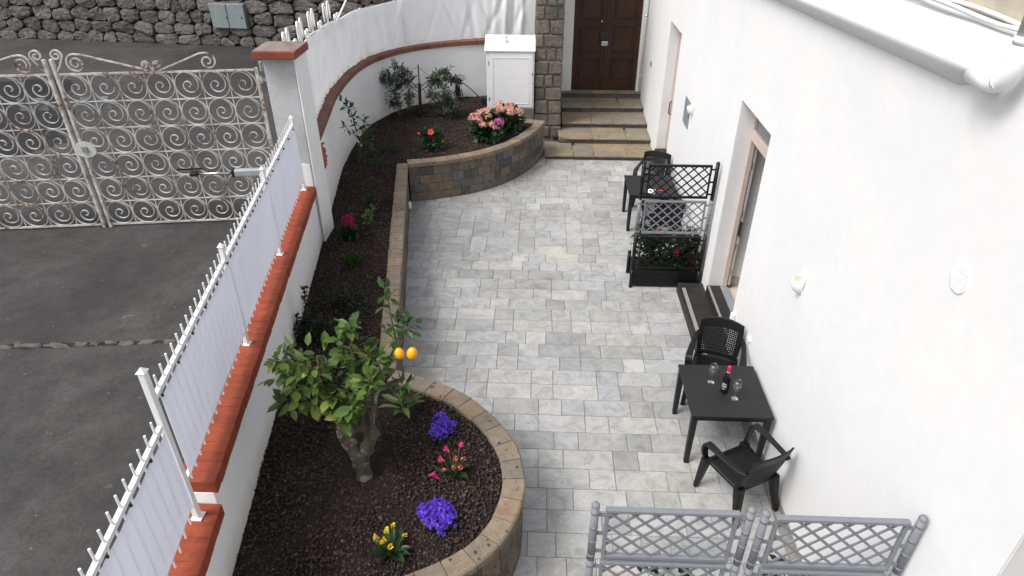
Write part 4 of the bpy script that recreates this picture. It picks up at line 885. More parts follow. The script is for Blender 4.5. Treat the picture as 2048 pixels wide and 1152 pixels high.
# cornice with a slight fall, parapet and cable
def zc(y): return 4.87 + .04 * (4.03 - y)
prof = [(.0, -.10), (-.05, -.07), (-.10, -.02), (-.135, .03), (-.15, .06), (-.145, .085), (-.10, .16), (-.04, .24), (.0, .28)]
m = MB(); ysn = [4.06, 4.14, 4.24, 4.36, 4.5] + list(np.linspace(4.8, 17.9, 22)); vs = []; fs = []; k = len(prof)
for y in ysn:
    tp_f = min(1.0, (y - 4.06) / .44)                        # the soffit runs out towards the drain pipe
    for dx, dz in prof: vs.append((HX - .001 + dx, y, zc(y) + (dz * tp_f + .03 * (1 - tp_f) if dz < .03 else dz)))
for i in range(len(ysn) - 1):
    for j in range(k - 1): fs.append((i * k + j, i * k + j + 1, (i + 1) * k + j + 1, (i + 1) * k + j))
fs.append(tuple(range(k))[::-1]); m.add(vs, fs).build('cornice', 'plaster_house', ho, True)
bev(MB().box((HX + .004, YA, HT + .085), (HX + .25, YB, 6.0)).build('parapet', 'beige_stucco', ho), .015)
random.seed(91)
cbl = empty('white_cable', (HX - .02, 8, 5.16), label='bundle of white cables lying along the roof edge', cat='cable')
for q in range(3):
    pts = [(HX - .022 - .012 * (q % 2) + random.uniform(-.004, .004), y, 5.15 + .025 * q + random.uniform(-.006, .012)) for y in np.linspace(1.0, 17, 60)]; MB().tube(spline(pts, 2), .014 if q else .02, 6).build('cable', 'pvc_white', cbl, True)
# drain pipe with elbow
dp = empty('drain_pipe', (2.58, 4.0, 4.9), label='white drain pipe elbow at the end of the roof ledge', cat='drain pipe')
PX, PY, PZ, PR = 2.62, 3.87, 5.06, .056
arc = [(PX, PY + .16 * (1 - math.cos(a)), PZ - .16 * math.sin(a)) for a in np.linspace(0, math.pi / 2, 10)]
MB().tube([(PX, PY, PZ + .10)] + arc + [(PX, PY + .34, PZ - .16)], PR, 16).build('elbow', 'pvc_white', dp, True)
MB().tube([(PX, PY, PZ + .09), (PX, PY, PZ + .13)], PR + .006, 16).build('collar', 'pvc_white', dp, True); MB().tube([(PX, PY + .07, PZ - .125), (PX, PY + .085, PZ - .135)], PR + .004, 16).build('ring', 'pvc_white', dp, True)
MB().tube([(PX, PY, PZ + .13), (PX, PY, 7.2)], PR - .002, 16).build('pipe', 'pvc_grey', dp, True)
# wall fittings
def wall_lamp(y, z, label):
    L = empty('wall_lamp', (HX, y, z), label=label, cat='wall lamp', group='oval lights on the house wall'); m = MB(); nu, nv = 14, 18; vs = []; fs = []
    for i in range(nu + 1):
        a = math.pi / 2 * i / nu
        for j in range(nv):
            b = 2 * math.pi * j / nv; x_, y_, z_ = -.125 * math.sin(a) - .01, .088 * math.cos(a) * math.sin(b), .165 * math.cos(a) * math.cos(b); lim = .085 + .6 * x_
            vs.append((x_, y_, min(z_, lim)))
    for i in range(nu):
        for j in range(nv): fs.append((i * nv + j, i * nv + (j + 1) % nv, (i + 1) * nv + (j + 1) % nv, (i + 1) * nv + j))
    m.add(vs, fs); m.build('lamp_shell', 'lamp_white', L, True, False)
    m = MB(); m.lathe([(.001, .014), (.03, .012), (.045, .005), (.052, -.01)], 16); o = m.build('lamp_lens', 'lamp_cream', L, True, False); o.matrix_local = Matrix.Translation((-.062, .0, .052)) @ Matrix.Rotation(R(-31), 4, 'Y') @ Matrix.Diagonal((1.05, 1.35, .5, 1))
    MB().box((-.010, -.07, -.14), (-.001, .07, .11)).build('back_plate', 'lamp_white', L, world=False); L.scale = (.82,) * 3
wall_lamp(5.92, 2.34, 'oval white wall lamp above the bistro table with wine'); wall_lamp(11.83, 2.27, 'oval white wall lamp beside the grey wall panel')
pn = MB().box((HX - .014, 12.02, 1.80), (HX - .001, 12.50, 2.28)).build('wall_panel', 'grey_metal'); bev(pn, .004); tag(pn, 'square grey metal access panel on the house wall', 'panel'); MB().box((HX - .02, 12.05, 2.0), (HX - .015, 12.08, 2.05)).build('lock', 'dark_metal', pn)
vt = empty('wall_vent', (HX, 3.78, 3.71), label='round white louvred vent high on the house wall', cat='vent')
m = MB(); m.lathe([(.001, .004), (.086, .004), (.09, .008), (.098, .008), (.10, 0)], 28); o = m.build('ring', 'lamp_white', vt, True, False); o.matrix_local = Matrix.Rotation(R(-90), 4, 'Y')
for q in range(9):
    yy = -.08 + q * .02; hw = math.sqrt(max(.088 ** 2 - yy ** 2, .0004)); MB().box((-.012, -hw, yy - .006), (-.004, hw, yy + .005)).build('slat', 'lamp_white', vt, world=False)
o = MB().box((HX - .06, 7.55, .66), (HX - .001, 7.63, .78)).build('switch_box', 'lamp_white'); bev(o, .01); tag(o, 'small white switch box beside the dark door step', 'switch')
m = MB(); m.lathe([(.001, .03), (.03, .028), (.042, .015), (.045, 0)], 16); o = m.build('junction_cap', 'lamp_white', None, True); o.location = (HX - .001, 6.9, .86); o.rotation_euler = (0, R(-90), 0); tag(o, 'round white cable cap low on the wall above the chair', 'cap')
o = MB().box((HX - .03, 16.85, 1.68), (HX - .001, 16.93, 1.80)).build('door_bell', 'grey_metal'); bev(o, .006); tag(o, 'small grey door bell on the wall near the steps', 'bell')
# ================================================================== FURNITURE
def dup(root, loc, rz, label, name=None):
    r = root.copy(); COL.objects.link(r); r.location = loc; r.rotation_euler = (0, 0, rz); r['label'] = label
    for ch in list(root.children):
        c = ch.copy(); COL.objects.link(c); c.parent = r
        for gch in ch.children: d = gch.copy(); COL.objects.link(d); d.parent = c
    return r
def table(loc, label):
    tb = empty('bistro_table', loc, label=label, cat='table', group='square black bistro tables'); h, s_ = .77, .455
    bev(MB().box((-s_, -s_, h - .035), (s_, s_, h)).build('table_top', 'black_weave', tb, world=False), .008, 2)
    MB().box((-s_ + .02, -s_ + .02, h - .085), (s_ - .02, -s_ + .045, h - .036)).box((-s_ + .02, s_ - .045, h - .085), (s_ - .02, s_ - .02, h - .036)).box((-s_ + .02, -s_ + .046, h - .085), (-s_ + .045, s_ - .046, h - .036)).box((s_ - .045, -s_ + .046, h - .085), (s_ - .02, s_ - .046, h - .036)).build('apron', 'black_weave', tb, world=False)
    for sx in (-1, 1):
        for sy_ in (-1, 1):
            a = .036; m = MB(); x, y = sx * (s_ - .045), sy_ * (s_ - .045); b = .028
            m.add([(x - b, y - b, 0), (x + b, y - b, 0), (x + b, y + b, 0), (x - b, y + b, 0), (x - a, y - a, h - .036), (x + a, y - a, h - .036), (x + a, y + a, h - .036), (x - a, y + a, h - .036)], [(3, 2, 1, 0), (4, 5, 6, 7), (0, 1, 5, 4), (1, 2, 6, 5), (2, 3, 7, 6), (3, 0, 4, 7)])
            bev(m.build('leg', 'black_weave', tb, world=False), .008, 2)
    return tb
tb1 = table((2.235, 6.03, 0), 'square black bistro table holding a wine bottle and glasses'); dup(tb1, (2.16, 11.84, 0), 0, 'square black bistro table behind the trellis planter')
def chair(loc, rz, label):
    c = empty('armchair', loc, rz, label=label, cat='chair', group='black plastic patio armchairs'); S = 1.13
    def mk(m, nm, mt='black_plastic', smooth=False): m.v = [(x * S, y * S, z * S) for x, y, z in m.v]; return m.build(nm, mt, c, smooth, False)
    # seat: dished slab with a rolled front
    m = MB(); nx, ny = 10, 10; vs = []; fs = []
    for i in range(nx + 1):
        for j in range(ny + 1):
            u, v = i / nx * 2 - 1, j / ny; wd_ = .25 - .03 * v; x = u * wd_; y = -.25 + .47 * v; z = .425 - .018 * (1 - u * u) * math.sin(math.pi * min(v * .9 + .1, 1)) - (.035 * ((.14 - v) / .14) ** 2 if v < .14 else 0) - .012 * v; vs.append((x, y, z))
    for i in range(nx):
        for j in range(ny): fs.append((i * (ny + 1) + j, (i + 1) * (ny + 1) + j, (i + 1) * (ny + 1) + j + 1, i * (ny + 1) + j + 1))
    o = mk(m.add(vs, fs), 'seat', 'black_plastic', True); sm_ = o.modifiers.new('thick', 'SOLIDIFY'); sm_.thickness = .03; sm_.offset = -1
    # backrest: curved panel, woven field with small openings
    m = MB(); nx, nz = 46, 36; vs = []; fs = []
    def bp(u, v): wd_ = .225 + .02 * math.sin(v * math.pi * .8); top = .035 * (1 - u * u) * v; return (u * wd_, .215 + .10 * v + .05 * (1 - u * u) * (0.6 + .4 * v) - .02, .43 + .42 * v + top)
    for i in range(nx + 1):
        for j in range(nz + 1): vs.append(bp(i / nx * 2 - 1, j / nz))
    for i in range(nx):
        for j in range(nz):
            inner = 5 <= i < nx - 5 and 3 <= j < nz - 9
            if inner and i % 2 == 1 and j % 2 == 0: continue
            fs.append((i * (nz + 1) + j, (i + 1) * (nz + 1) + j, (i + 1) * (nz + 1) + j + 1, i * (nz + 1) + j + 1))
    o = mk(m.add(vs, fs), 'backrest', 'black_plastic', True); sm_ = o.modifiers.new('thick', 'SOLIDIFY'); sm_.thickness = .018; sm_.offset = 0
    for sx in (-1, 1):
        for top, bot, wt, wb in (((sx * .235, -.225, .42), (sx * .265, -.265, 0), .040, .022), ((sx * .205, .20, .43), (sx * .245, .30, 0), .042, .022)):
            m = MB(); vs = []
            for (cx_, cy_, cz), w_ in ((bot, wb), (((top[0] + bot[0]) / 2, (top[1] + bot[1]) / 2, .2), (wt + wb) / 2), (top, wt)): vs += [(cx_ - w_, cy_ - w_, cz), (cx_ + w_, cy_ - w_, cz), (cx_ + w_, cy_ + w_, cz), (cx_ - w_, cy_ + w_, cz)]
            fs = [(3, 2, 1, 0), (8, 9, 10, 11)] + [(i * 4 + k, i * 4 + (k + 1) % 4, (i + 1) * 4 + (k + 1) % 4, (i + 1) * 4 + k) for i in range(2) for k in range(4)]
            bev(mk(m.add(vs, fs), 'leg'), .012, 2)
        pts = spline([(sx * .24, -.235, .41), (sx * .275, -.235, .53), (sx * .285, -.215, .645), (sx * .285, -.12, .668), (sx * .278, .06, .668), (sx * .262, .2, .672), (sx * .232, .285, .69)], 4); m = MB(); vs = []; fs = []
        for i, p in enumerate(pts):
            f = i / (len(pts) - 1); t_ = (pts[min(i + 1, len(pts) - 1)] - pts[max(i - 1, 0)]).normalized(); sdv = Vector((1, 0, 0)); nn = t_.cross(sdv).normalized(); hw, hh = (.026 + .014 * math.sin(min(f * 1.5, 1) * math.pi)), .013
            for a, b in ((-1, -1), (1, -1), (1, 1), (-1, 1)): vs.append(p + sdv * hw * a + nn * hh * b)
        for i in range(len(pts) - 1):
            for k in range(4): fs.append((i * 4 + k, i * 4 + (k + 1) % 4, (i + 1) * 4 + (k + 1) % 4, (i + 1) * 4 + k))
        fs += [(3, 2, 1, 0), tuple((len(pts) - 1) * 4 + k for k in range(4))]; bev(mk(m.add(vs, fs), 'armrest'), .006)
    return c
ch1 = chair((2.33, 6.80, 0), R(-18), 'black armchair facing the camera behind the table with wine')
dup(ch1, (2.275, 5.13, 0), R(207), 'black armchair nearest the camera, turned to the table with wine')
dup(ch1, (2.33, 12.66, 0), R(-18), 'black armchair facing the camera at the far table')
dup(ch1, (2.30, 11.02, 0), R(186), 'black armchair with its back to the trellis planter')
# wine and glasses
bo = empty('wine_bottle', (2.23, 6.0, .77), label='dark red wine bottle with red foil on the near table', cat='bottle')
MB().lathe([(.001, .004), (.040, 0), (.046, .006), (.046, .205), (.043, .228), (.030, .262), (.019, .285), (.0175, .30)], 24).build('glass_body', 'bottle_glass', bo, True, False)
MB().lathe([(.0185, .302), (.019, .37), (.017, .375), (.001, .376)], 20).build('foil_cap', 'foil_red', bo, True, False); MB().lathe([(.0188, .290), (.0192, .301)], 20).build('neck_band', 'paper_white', bo, True, False)
def wrap(z0, z1, a0, a1, r_=.0466): m = MB(); n_ = 10; m.add([(r_ * math.cos(a), r_ * math.sin(a), z) for z in (z0, z1) for a in np.linspace(a0, a1, n_)], [(i, i + 1, n_ + i + 1, n_ + i) for i in range(n_ - 1)]); return m
lb = wrap(.05, .16, R(180), R(290)).build('label', 'rubber_black', bo, True, False)
for z0, z1, a0, a1 in ((.135, .150, 198, 262), (.128, .132, 205, 255), (.100, .118, 192, 268), (.088, .092, 200, 260), (.064, .074, 205, 250)): wrap(z0, z1, R(a0), R(a1), .0471).build('print_line', 'print_grey', lb, False, False)
def glass(loc, label):
    gl = empty('wine_glass', loc, label=label, cat='wine glass', group='wine glasses on the near table')
    MB().lathe([(.001, .006), (.038, .003), (.040, .001), (.001, .0005)], 24).build('foot', 'clear_glass', gl, True, False)
    MB().lathe([(.001, .006), (.006, .010), (.0045, .05), (.0045, .10), (.007, .114), (.001, .115)], 14).build('stem', 'clear_glass', gl, True, False)
    MB().lathe([(.002, .112), (.020, .118), (.042, .145), (.0505, .18), (.048, .215), (.040, .262), (.0388, .262), (.0468, .215), (.049, .18), (.0405, .147), (.019, .121), (.002, .1155)], 28).build('bowl', 'clear_glass', gl, True, False); return gl
glass((2.11, 6.16, .77), 'empty wine glass left of the bottle'); glass((2.32, 5.88, .77), 'empty wine glass right of the bottle')
# leaflet on the far table
lf = MB().add([(2.02, 11.50, .773), (2.17, 11.43, .773), (2.22, 11.62, .773), (2.06, 11.66, .773), (2.02, 11.50, .779), (2.17, 11.43, .779), (2.22, 11.62, .777), (2.06, 11.66, .777)], [(3, 2, 1, 0), (4, 5, 6, 7), (0, 1, 5, 4), (1, 2, 6, 5), (2, 3, 7, 6), (3, 0, 4, 7)]).build('leaflet', 'paper_white'); tag(lf, 'white leaflet with brown emblem on the far table', 'leaflet')
m = MB(); m.add([(2.115 + .032 * math.cos(a), 11.545 + .045 * math.sin(a), .7805) for a in np.linspace(0, 6.283, 15)[:-1]], [tuple(range(14))]); m.build('printed_emblem', 'print_brown', lf)
o = MB().cbox((2.25, 11.56, .772), (2.37, 11.59, .785), .004).build('red_lighter', 'foil_red'); tag(o, 'small red lighter beside the leaflet on the far table', 'lighter')

# ------------------------------------------------------------------ trellis planters
def trellis(loc, w_, cols, label, rz=0, boxcol='black_plastic'):
    tp = empty('trellis_planter', loc, rz, label=label, cat='trellis planter', group='lattice trellis planter boxes'); r_ = .029
    lv = [.34, .985, 1.60, 2.185]
    # box
    b = MB(); x0, x1, d = .0, w_, .46
    b.box((x0 + .02, .0, .03), (x1 - .02, .022, .33)).box((x0 + .02, d - .022, .03), (x1 - .02, d, .33)).box((x0 + .02, .023, .03), (x0 + .042, d - .023, .33)).box((x1 - .042, .023, .03), (x1 - .02, d - .023, .33)).box((x0 + .043, .023, .03), (x1 - .043, d - .023, .05))
    bo_ = b.build('planter_box', boxcol, tp, world=False); bev(bo_, .004)
    for z in (.10, .17, .24): MB().box((x0 + .03, -.006, z), (x1 - .03, .002, z + .012)).build('board_joint', boxcol, bo_, world=False)
    MB().box((x0 + .044, .024, .2), (x1 - .044, d - .024, .285)).build('potting_soil', 'soil', tp, world=False)
    for x in (x0, x1):
        MB().tube([(x, d, 0), (x, d, .40)], r_, 10).build('corner_post', boxcol, tp, True, False)
        MB().lathe([(r_, 0), (r_ * 1.12, .004), (r_ * .9, .03), (.001, .042)], 10, (x, d, .40)).build('post_cap', boxcol, tp, True, False)
        for q in range(4):
            za, zb = (0, lv[0]) if q == 0 else (lv[q - 1], lv[q]); mt = boxcol if q == 0 else cols[q - 1]
            ps = MB().tube([(x, 0, za + .001), (x, 0, zb)], r_, 14).build('post', mt, tp, True, False)
            for f in (.1, .37, .63, .9):
                if q: z = za + (zb - za) * f; MB().tube([(x, 0, z - .012), (x, 0, z + .012)], r_ * 1.07, 14).build('ring', mt, ps, True, False)
        MB().lathe([(r_, 0), (r_ * 1.07, .004), (r_ * 1.05, .012), (r_ * .8, .028), (.001, .036)], 14, (x, 0, lv[3])).build('post_cap', cols[2], tp, True, False)
    for q in range(3):
        z0, z1 = lv[q] + .025, lv[q + 1] - .02; mt = cols[q]; xa, xb = x0 + .075, x1 - .075
        fr = MB().box((xa, -.018, z0), (xb, .018, z0 + .034)).box((xa, -.022, z1 - .03), (xb, .022, z1)).box((xa, -.016, z0 + .035), (xa + .026, .016, z1 - .031)).box((xb - .026, -.016, z0 + .035), (xb, .016, z1 - .031)).build('panel_frame', mt, tp, world=False); bev(fr, .003)
        for z in (z0 + .07, (z0 + z1) / 2, z1 - .07):
            MB().box((x0 + r_ * .8, -.008, z - .012), (xa + .001, .008, z + .012)).build('clip', mt, fr, world=False); MB().box((xb - .001, -.008, z - .012), (x1 - r_ * .8, .008, z + .012)).build('clip', mt, fr, world=False)
        ax, bx_, az, bz = xa + .026, xb - .026, z0 + .034, z1 - .03; pitch = (bx_ - ax) / 5.8; kz = .95
        for sg in (-1, 1):
            c0 = -12
            for i in range(-10, 20):
                # line: z - az = sg*kz*(x - (ax + i*pitch))
                xs_ = ax + i * pitch + (pitch * .25 if sg > 0 else pitch * .25); pts = []
                f = lambda x: az + sg * kz * (x - xs_)
                lo, hi = ax, bx_
                xza, xzb = xs_, xs_ + (bz - az) / (sg * kz); lo = max(lo, min(xza, xzb)); hi = min(hi, max(xza, xzb))
                if hi - lo < .02: continue
                MB().sweep([(lo, .004 * sg, f(lo)), (hi, .004 * sg, f(hi))], (0, 1, 0), .0092, .005).build('lattice_bar', mt, fr, world=False)
    return tp
B_, G_ = 'black_plastic', 'grey_plastic'
tp1 = trellis((1.585, 9.43, 0), 1.085, (B_, G_, B_), 'black planter box with black and grey lattice and red flowers')
tp2 = trellis((.46, 3.135, 0), 1.08, (G_, G_, G_), 'grey lattice trellis left of the pair in the foreground'); tp3 = trellis((1.63, 3.11, 0), 1.06, (G_, G_, G_), 'grey lattice trellis against the house wall in the foreground', R(-.0))

# ------------------------------------------------------------------ white cabinet with tap
cb = empty('white_cabinet', (-.7, 16.2, .8), label='white utility cabinet with sloping lid beside the stone pillar', cat='cabinet'); y0, y1 = 16.2, 16.62
bev(MB().box((-1.26, y0, .81), (-.125, y1, 2.17)).build('body', 'white_paint', cb), .006)
m = MB(); m.add([(-1.30, y0 - .05, 2.172), (-.10, y0 - .05, 2.172), (-.10, y1 + .02, 2.172), (-1.30, y1 + .02, 2.172), (-1.30, y0 - .05, 2.195), (-.10, y0 - .05, 2.195), (-.10, y1 + .02, 2.45), (-1.30, y1 + .02, 2.45)], [(3, 2, 1, 0), (4, 5, 6, 7), (0, 1, 5, 4), (1, 2, 6, 5), (2, 3, 7, 6), (3, 0, 4, 7)]); bev(m.build('lid', 'white_paint', cb), .006)
do = MB().box((-1.19, y0 - .022, .85), (-.16, y0 - .002, 2.11)).build('cabinet_door', 'white_paint', cb); bev(do, .004)
for a, b in (((-1.12, y0 - .03, .93), (-1.10, y0 - .0225, 2.03)), ((-.25, y0 - .03, .93), (-.23, y0 - .0225, 2.03)), ((-1.099, y0 - .03, .93), (-.251, y0 - .0225, .945)), ((-1.099, y0 - .03, 2.015), (-.251, y0 - .0225, 2.03))): MB().box(a, b).build('moulding', 'white_paint', do)
bev(MB().box((-.175, y0 - .036, 1.62), (-.155, y0 - .023, 1.68)).build('lock', 'dark_metal', do), .004); bev(MB().box((-.175, y0 - .05, 1.42), (-.15, y0 - .023, 1.45)).build('door_handle', 'steel', do), .004)
for z in (1.0, 1.85): MB().tube([(-1.20, y0 - .02, z), (-1.20, y0 - .02, z + .09)], .01, 8).build('hinge', 'steel', do)
bev(MB().box((-1.2, 16.22, .3), (-.42, 16.6, .808)).build('concrete_base', 'plaster_grey', cb), .01)
tpn = empty('water_tap', (-.80, 16.42, 2.33), label='small chrome tap on top of the white cabinet', cat='tap')
MB().tube([(-.80, 16.40, 2.31), (-.80, 16.40, 2.43)], .018, 8).build('tap_body', 'steel', tpn, True); MB().tube([(-.84, 16.40, 2.45), (-.76, 16.40, 2.45)], .022, 8).build('tap_handle', 'steel', tpn, True); MB().tube([(-.80, 16.40, 2.38), (-.80, 16.31, 2.38), (-.80, 16.29, 2.35)], .013, 8).build('spout', 'steel', tpn, True)
# hose and black sprayer on the curved wall
hz = empty('garden_hose', (-2.0, 16.8, .9), label='black garden hose and spray gun hanging by the white cabinet', cat='hose')
MB().tube(spline([(-2.03, 16.82, 1.22), (-1.9, 16.8, 1.24), (-1.7, 16.72, 1.12), (-1.5, 16.6, .98), (-1.36, 16.5, .92)], 6), .012, 8).build('hose', 'rubber_black', hz, True)
bev(MB().box((-2.10, 16.76, .92), (-1.98, 16.84, 1.22)).build('hose_hook', 'rubber_black', hz), .03, 2)
for q in range(3): MB().tube(spline([(-2.1 + .05 * q, 16.78, 1.08), (-2.12 + .05 * q, 16.74, .94), (-2.07 + .05 * q, 16.74, .86), (-2.02 + .05 * q, 16.76, .95), (-2.04 + .04 * q, 16.78, 1.1)], 5), .013, 7).build('hose_loop', 'rubber_black', hz, True)
bev(MB().box((-1.40, 16.40, .84), (-1.29, 16.5, 1.0)).build('spray_gun', 'rubber_black', hz), .02, 2)
# irrigation ring round the olive
rg = MB(); cx_, cy_ = -2.55, 15.78
for q in range(3): rg.tube([(cx_ + (.44 + .015 * q) * math.cos(a), cy_ + (.34 + .02 * q) * math.sin(a), .865 + .02 * (q % 2)) for a in np.linspace(.3 * q, .3 * q + 6.1, 40)], .013, 6)
o = rg.build('irrigation_hose', 'rubber_black', None, True); tag(o, 'black irrigation hose coiled on the soil under the olive tree', 'hose')

# ================================================================== PLANTS
def rv(s_=1): return Vector((random.gauss(0, s_), random.gauss(0, s_), random.gauss(0, s_)))
def cloud(centers, n, sp, seed):
    rg_ = np.random.default_rng(seed); c = np.array(centers, float); idx = rg_.integers(0, len(c), n); rad = c[idx, 3:4] if c.shape[1] > 3 else sp
    d = rg_.normal(0, 1, (n, 3)); d /= np.linalg.norm(d, axis=1)[:, None]; r_ = rg_.random((n, 1)) ** .5; return c[idx, :3] + d * r_ * rad, d * .9 + rg_.normal(0, .45, (n, 3)) + np.array([0, 0, .15])
# lemon tree --------------------------------------------------------------
random.seed(101)
lt = empty('lemon_tree', (-1.68, 4.56, .80), label='gnarled lemon tree with two ripe lemons in the gravel bed', cat='tree')
tk = MB(); sp_ = spline([(-1.66, 4.55, .74), (-1.665, 4.56, .92), (-1.69, 4.57, 1.06), (-1.745, 4.58, 1.20), (-1.79, 4.58, 1.34), (-1.80, 4.59, 1.44)], 5); n = len(sp_)
tk.tube(sp_, [.080 - .012 * (i / n) + .004 * math.sin(i * .8) - (.018 if i > n - 4 else 0) for i in range(n)], 14)
sp_ = spline([(-1.66, 4.56, .95), (-1.63, 4.56, 1.08), (-1.575, 4.57, 1.22), (-1.53, 4.58, 1.34), (-1.49, 4.60, 1.40)], 5); n = len(sp_)
tk.tube(sp_, [.052 + .024 * (i / n) + .003 * math.sin(i * .9) - (.03 if i == n - 1 else 0) for i in range(n)], 12)
sp_ = spline([(-1.77, 4.58, 1.30), (-1.68, 4.60, 1.40), (-1.60, 4.60, 1.41), (-1.52, 4.59, 1.37)], 5); n = len(sp_); tk.tube(sp_, [.042 + .003 * math.sin(i * .7) for i in range(n)], 10)
for cx0, cz0 in ((-1.50, 1.36), (-1.80, 1.36), (-1.62, 1.0), (-1.72, .98)):
    rr = random.uniform(.028, .04); tk.lathe([(max(rr * math.cos(q), .001), rr * math.sin(q)) for q in np.linspace(-1.57, 1.57, 6)], 8, (cx0, 4.52, cz0))
o = tk.build('trunk', 'bark_grey', lt, True); dm = o.modifiers.new('rough', 'DISPLACE'); tx = bpy.data.textures.new('bark', 'CLOUDS'); tx.noise_scale = .07; dm.texture = tx; dm.strength = .03
BR = [([(-1.76, 4.58, 1.36), (-1.9, 4.60, 1.58), (-1.99, 4.64, 1.76), (-1.97, 4.68, 1.98), (-1.95, 4.70, 2.2)], .026), ([(-1.97, 4.68, 1.98), (-2.1, 4.7, 2.12), (-2.28, 4.72, 2.28)], .012), ([(-1.99, 4.64, 1.78), (-2.12, 4.64, 1.86), (-2.28, 4.66, 1.98)], .010),
      ([(-1.60, 4.60, 1.42), (-1.62, 4.66, 1.68), (-1.66, 4.78, 1.98), (-1.68, 4.88, 2.28), (-1.69, 4.9, 2.42)], .024), ([(-1.66, 4.78, 1.98), (-1.55, 4.86, 2.08), (-1.46, 4.9, 2.18)], .012), ([(-1.62, 4.66, 1.66), (-1.74, 4.6, 1.72), (-1.82, 4.56, 1.82)], .010),
      ([(-1.53, 4.60, 1.38), (-1.52, 4.74, 1.55), (-1.50, 4.86, 1.64), (-1.38, 4.93, 1.70), (-1.25, 4.95, 1.735)], .030), ([(-1.27, 4.95, 1.73), (-1.25, 4.95, 1.84), (-1.275, 4.95, 2.0), (-1.285, 4.95, 2.2), (-1.30, 4.95, 2.42), (-1.31, 4.95, 2.62), (-1.305, 4.95, 2.80)], .013), ([(-1.285, 4.95, 2.2), (-1.2, 4.95, 2.32), (-1.12, 4.95, 2.36)], .008), ([(-1.50, 4.86, 1.64), (-1.50, 4.88, 1.8), (-1.48, 4.9, 1.98)], .010)]
for pts, r_ in BR: sp_ = spline(pts, 4); n = len(sp_); MB().tube(sp_, [r_ * (1 - .6 * i / n) for i in range(n)], 8).build('branch', 'bark_twig' if r_ < .02 else 'bark_grey', lt, True)
CL = [(-2.27, 4.72, 2.26, .10), (-2.32, 4.7, 2.05, .10), (-2.1, 4.7, 2.2, .20), (-1.95, 4.7, 2.2, .18), (-2.12, 4.68, 2.0, .16), (-1.95, 4.7, 2.02, .15), (-2.25, 4.66, 1.78, .09), (-2.02, 4.64, 1.86, .10),
      (-1.72, 4.88, 2.30, .15), (-1.62, 4.88, 2.16, .14), (-1.70, 4.9, 2.46, .06), (-1.50, 4.9, 2.12, .12), (-1.44, 4.9, 2.02, .10), (-1.80, 4.8, 2.12, .12), (-1.64, 4.86, 1.98, .10),
      (-1.66, 4.50, 1.86, .13), (-1.74, 4.50, 1.74, .10), (-1.56, 4.52, 1.88, .10), (-1.70, 4.48, 1.66, .05), (-1.48, 4.6, 2.0, .09), (-1.83, 4.55, 1.84, .08),
      (-1.30, 4.95, 2.72, .08), (-1.31, 4.95, 2.55, .09), (-1.28, 4.95, 2.36, .10), (-1.16, 4.95, 2.36, .09), (-1.27, 4.95, 2.22, .08)]
CLL = [(a - (.04 if i < 8 else 0), b, c - (.10 if i < 15 else .02), d * (1.05 if i < 8 else .9)) for i, (a, b, c, d) in enumerate(CL[:21])]
P_, D_ = cloud(CLL, 238, .1, 5); D_[:, 1] -= .2; D_[:, 2] = D_[:, 2] * .6; LS = RNG.uniform(.08, .185, len(P_))
leaf_objs(lt, 'leaf_lemon', P_, D_, LS, .62, .55)
P_, D_ = cloud([(a, b + .03, c - .03, d * .85) for a, b, c, d in CLL], 300, .1, 12); foliage('inner_leaves', 'leaf_lemon', lt, P_, D_, RNG.uniform(.08, .15, 300), .6)
P_, D_ = cloud(CL[21:], 60, .1, 6); leaf_objs(lt, 'leaf_shoot', P_, D_, RNG.uniform(.07, .13, len(P_)), .6, .45)
for x, z, s_ in ((-1.235, 2.14, 1.0), (-1.12, 2.145, 1.08)):
    m = MB(); m.lathe([(.001, -.078), (.014, -.07), (.03, -.052), (.043, -.025), (.046, 0), (.042, .026), (.028, .05), (.012, .062), (.001, .064)], 18); o = m.build('lemon', 'lemon_skin', lt, True, False); o.location = Vector((x + .01, 4.80, z + .03)) - lt.location; o.scale = (s_,) * 3; o.rotation_euler = (R(12), R(14 if x > -1.2 else -5), 0)
# low leafy lily ------------------------------------------------------------
ll = empty('leafy_plant', (-1.42, 5.46, SOIL), label='pale green broad-leaved plant at the end of the straight planter wall', cat='plant'); random.seed(103); P_ = []; D_ = []; LL = []
for i in range(17):
    a = i * 2.4; el = random.uniform(.1, 1.2) if i > 5 else random.uniform(1.0, 1.4); P_.append((-1.42 + .03 * math.cos(a), 5.46 + .03 * math.sin(a), SOIL + .03 + .012 * (17 - i))); D_.append((math.cos(a) * math.cos(el), math.sin(a) * math.cos(el), math.sin(el))); LL.append(random.uniform(.20, .32))
leaf_objs(ll, 'leaf_lily', P_, D_, LL, .32, .15)
MB().tube([(-1.42, 5.46, SOIL - .02), (-1.42, 5.46, SOIL + .25)], [.03, .01], 7).build('stem', 'stem_green', ll); 
P2, D2 = cloud([(-1.40, 5.46, SOIL + .42, .09)], 14, .1, 8); leaf_objs(ll, 'leaf_mid', P2, D2 + np.array([0, 0, .5]), .11, .5)
MB().tube([(-1.42, 5.46, SOIL + .2), (-1.40, 5.46, SOIL + .42)], .006, 6).build('stem', 'stem_green', ll)
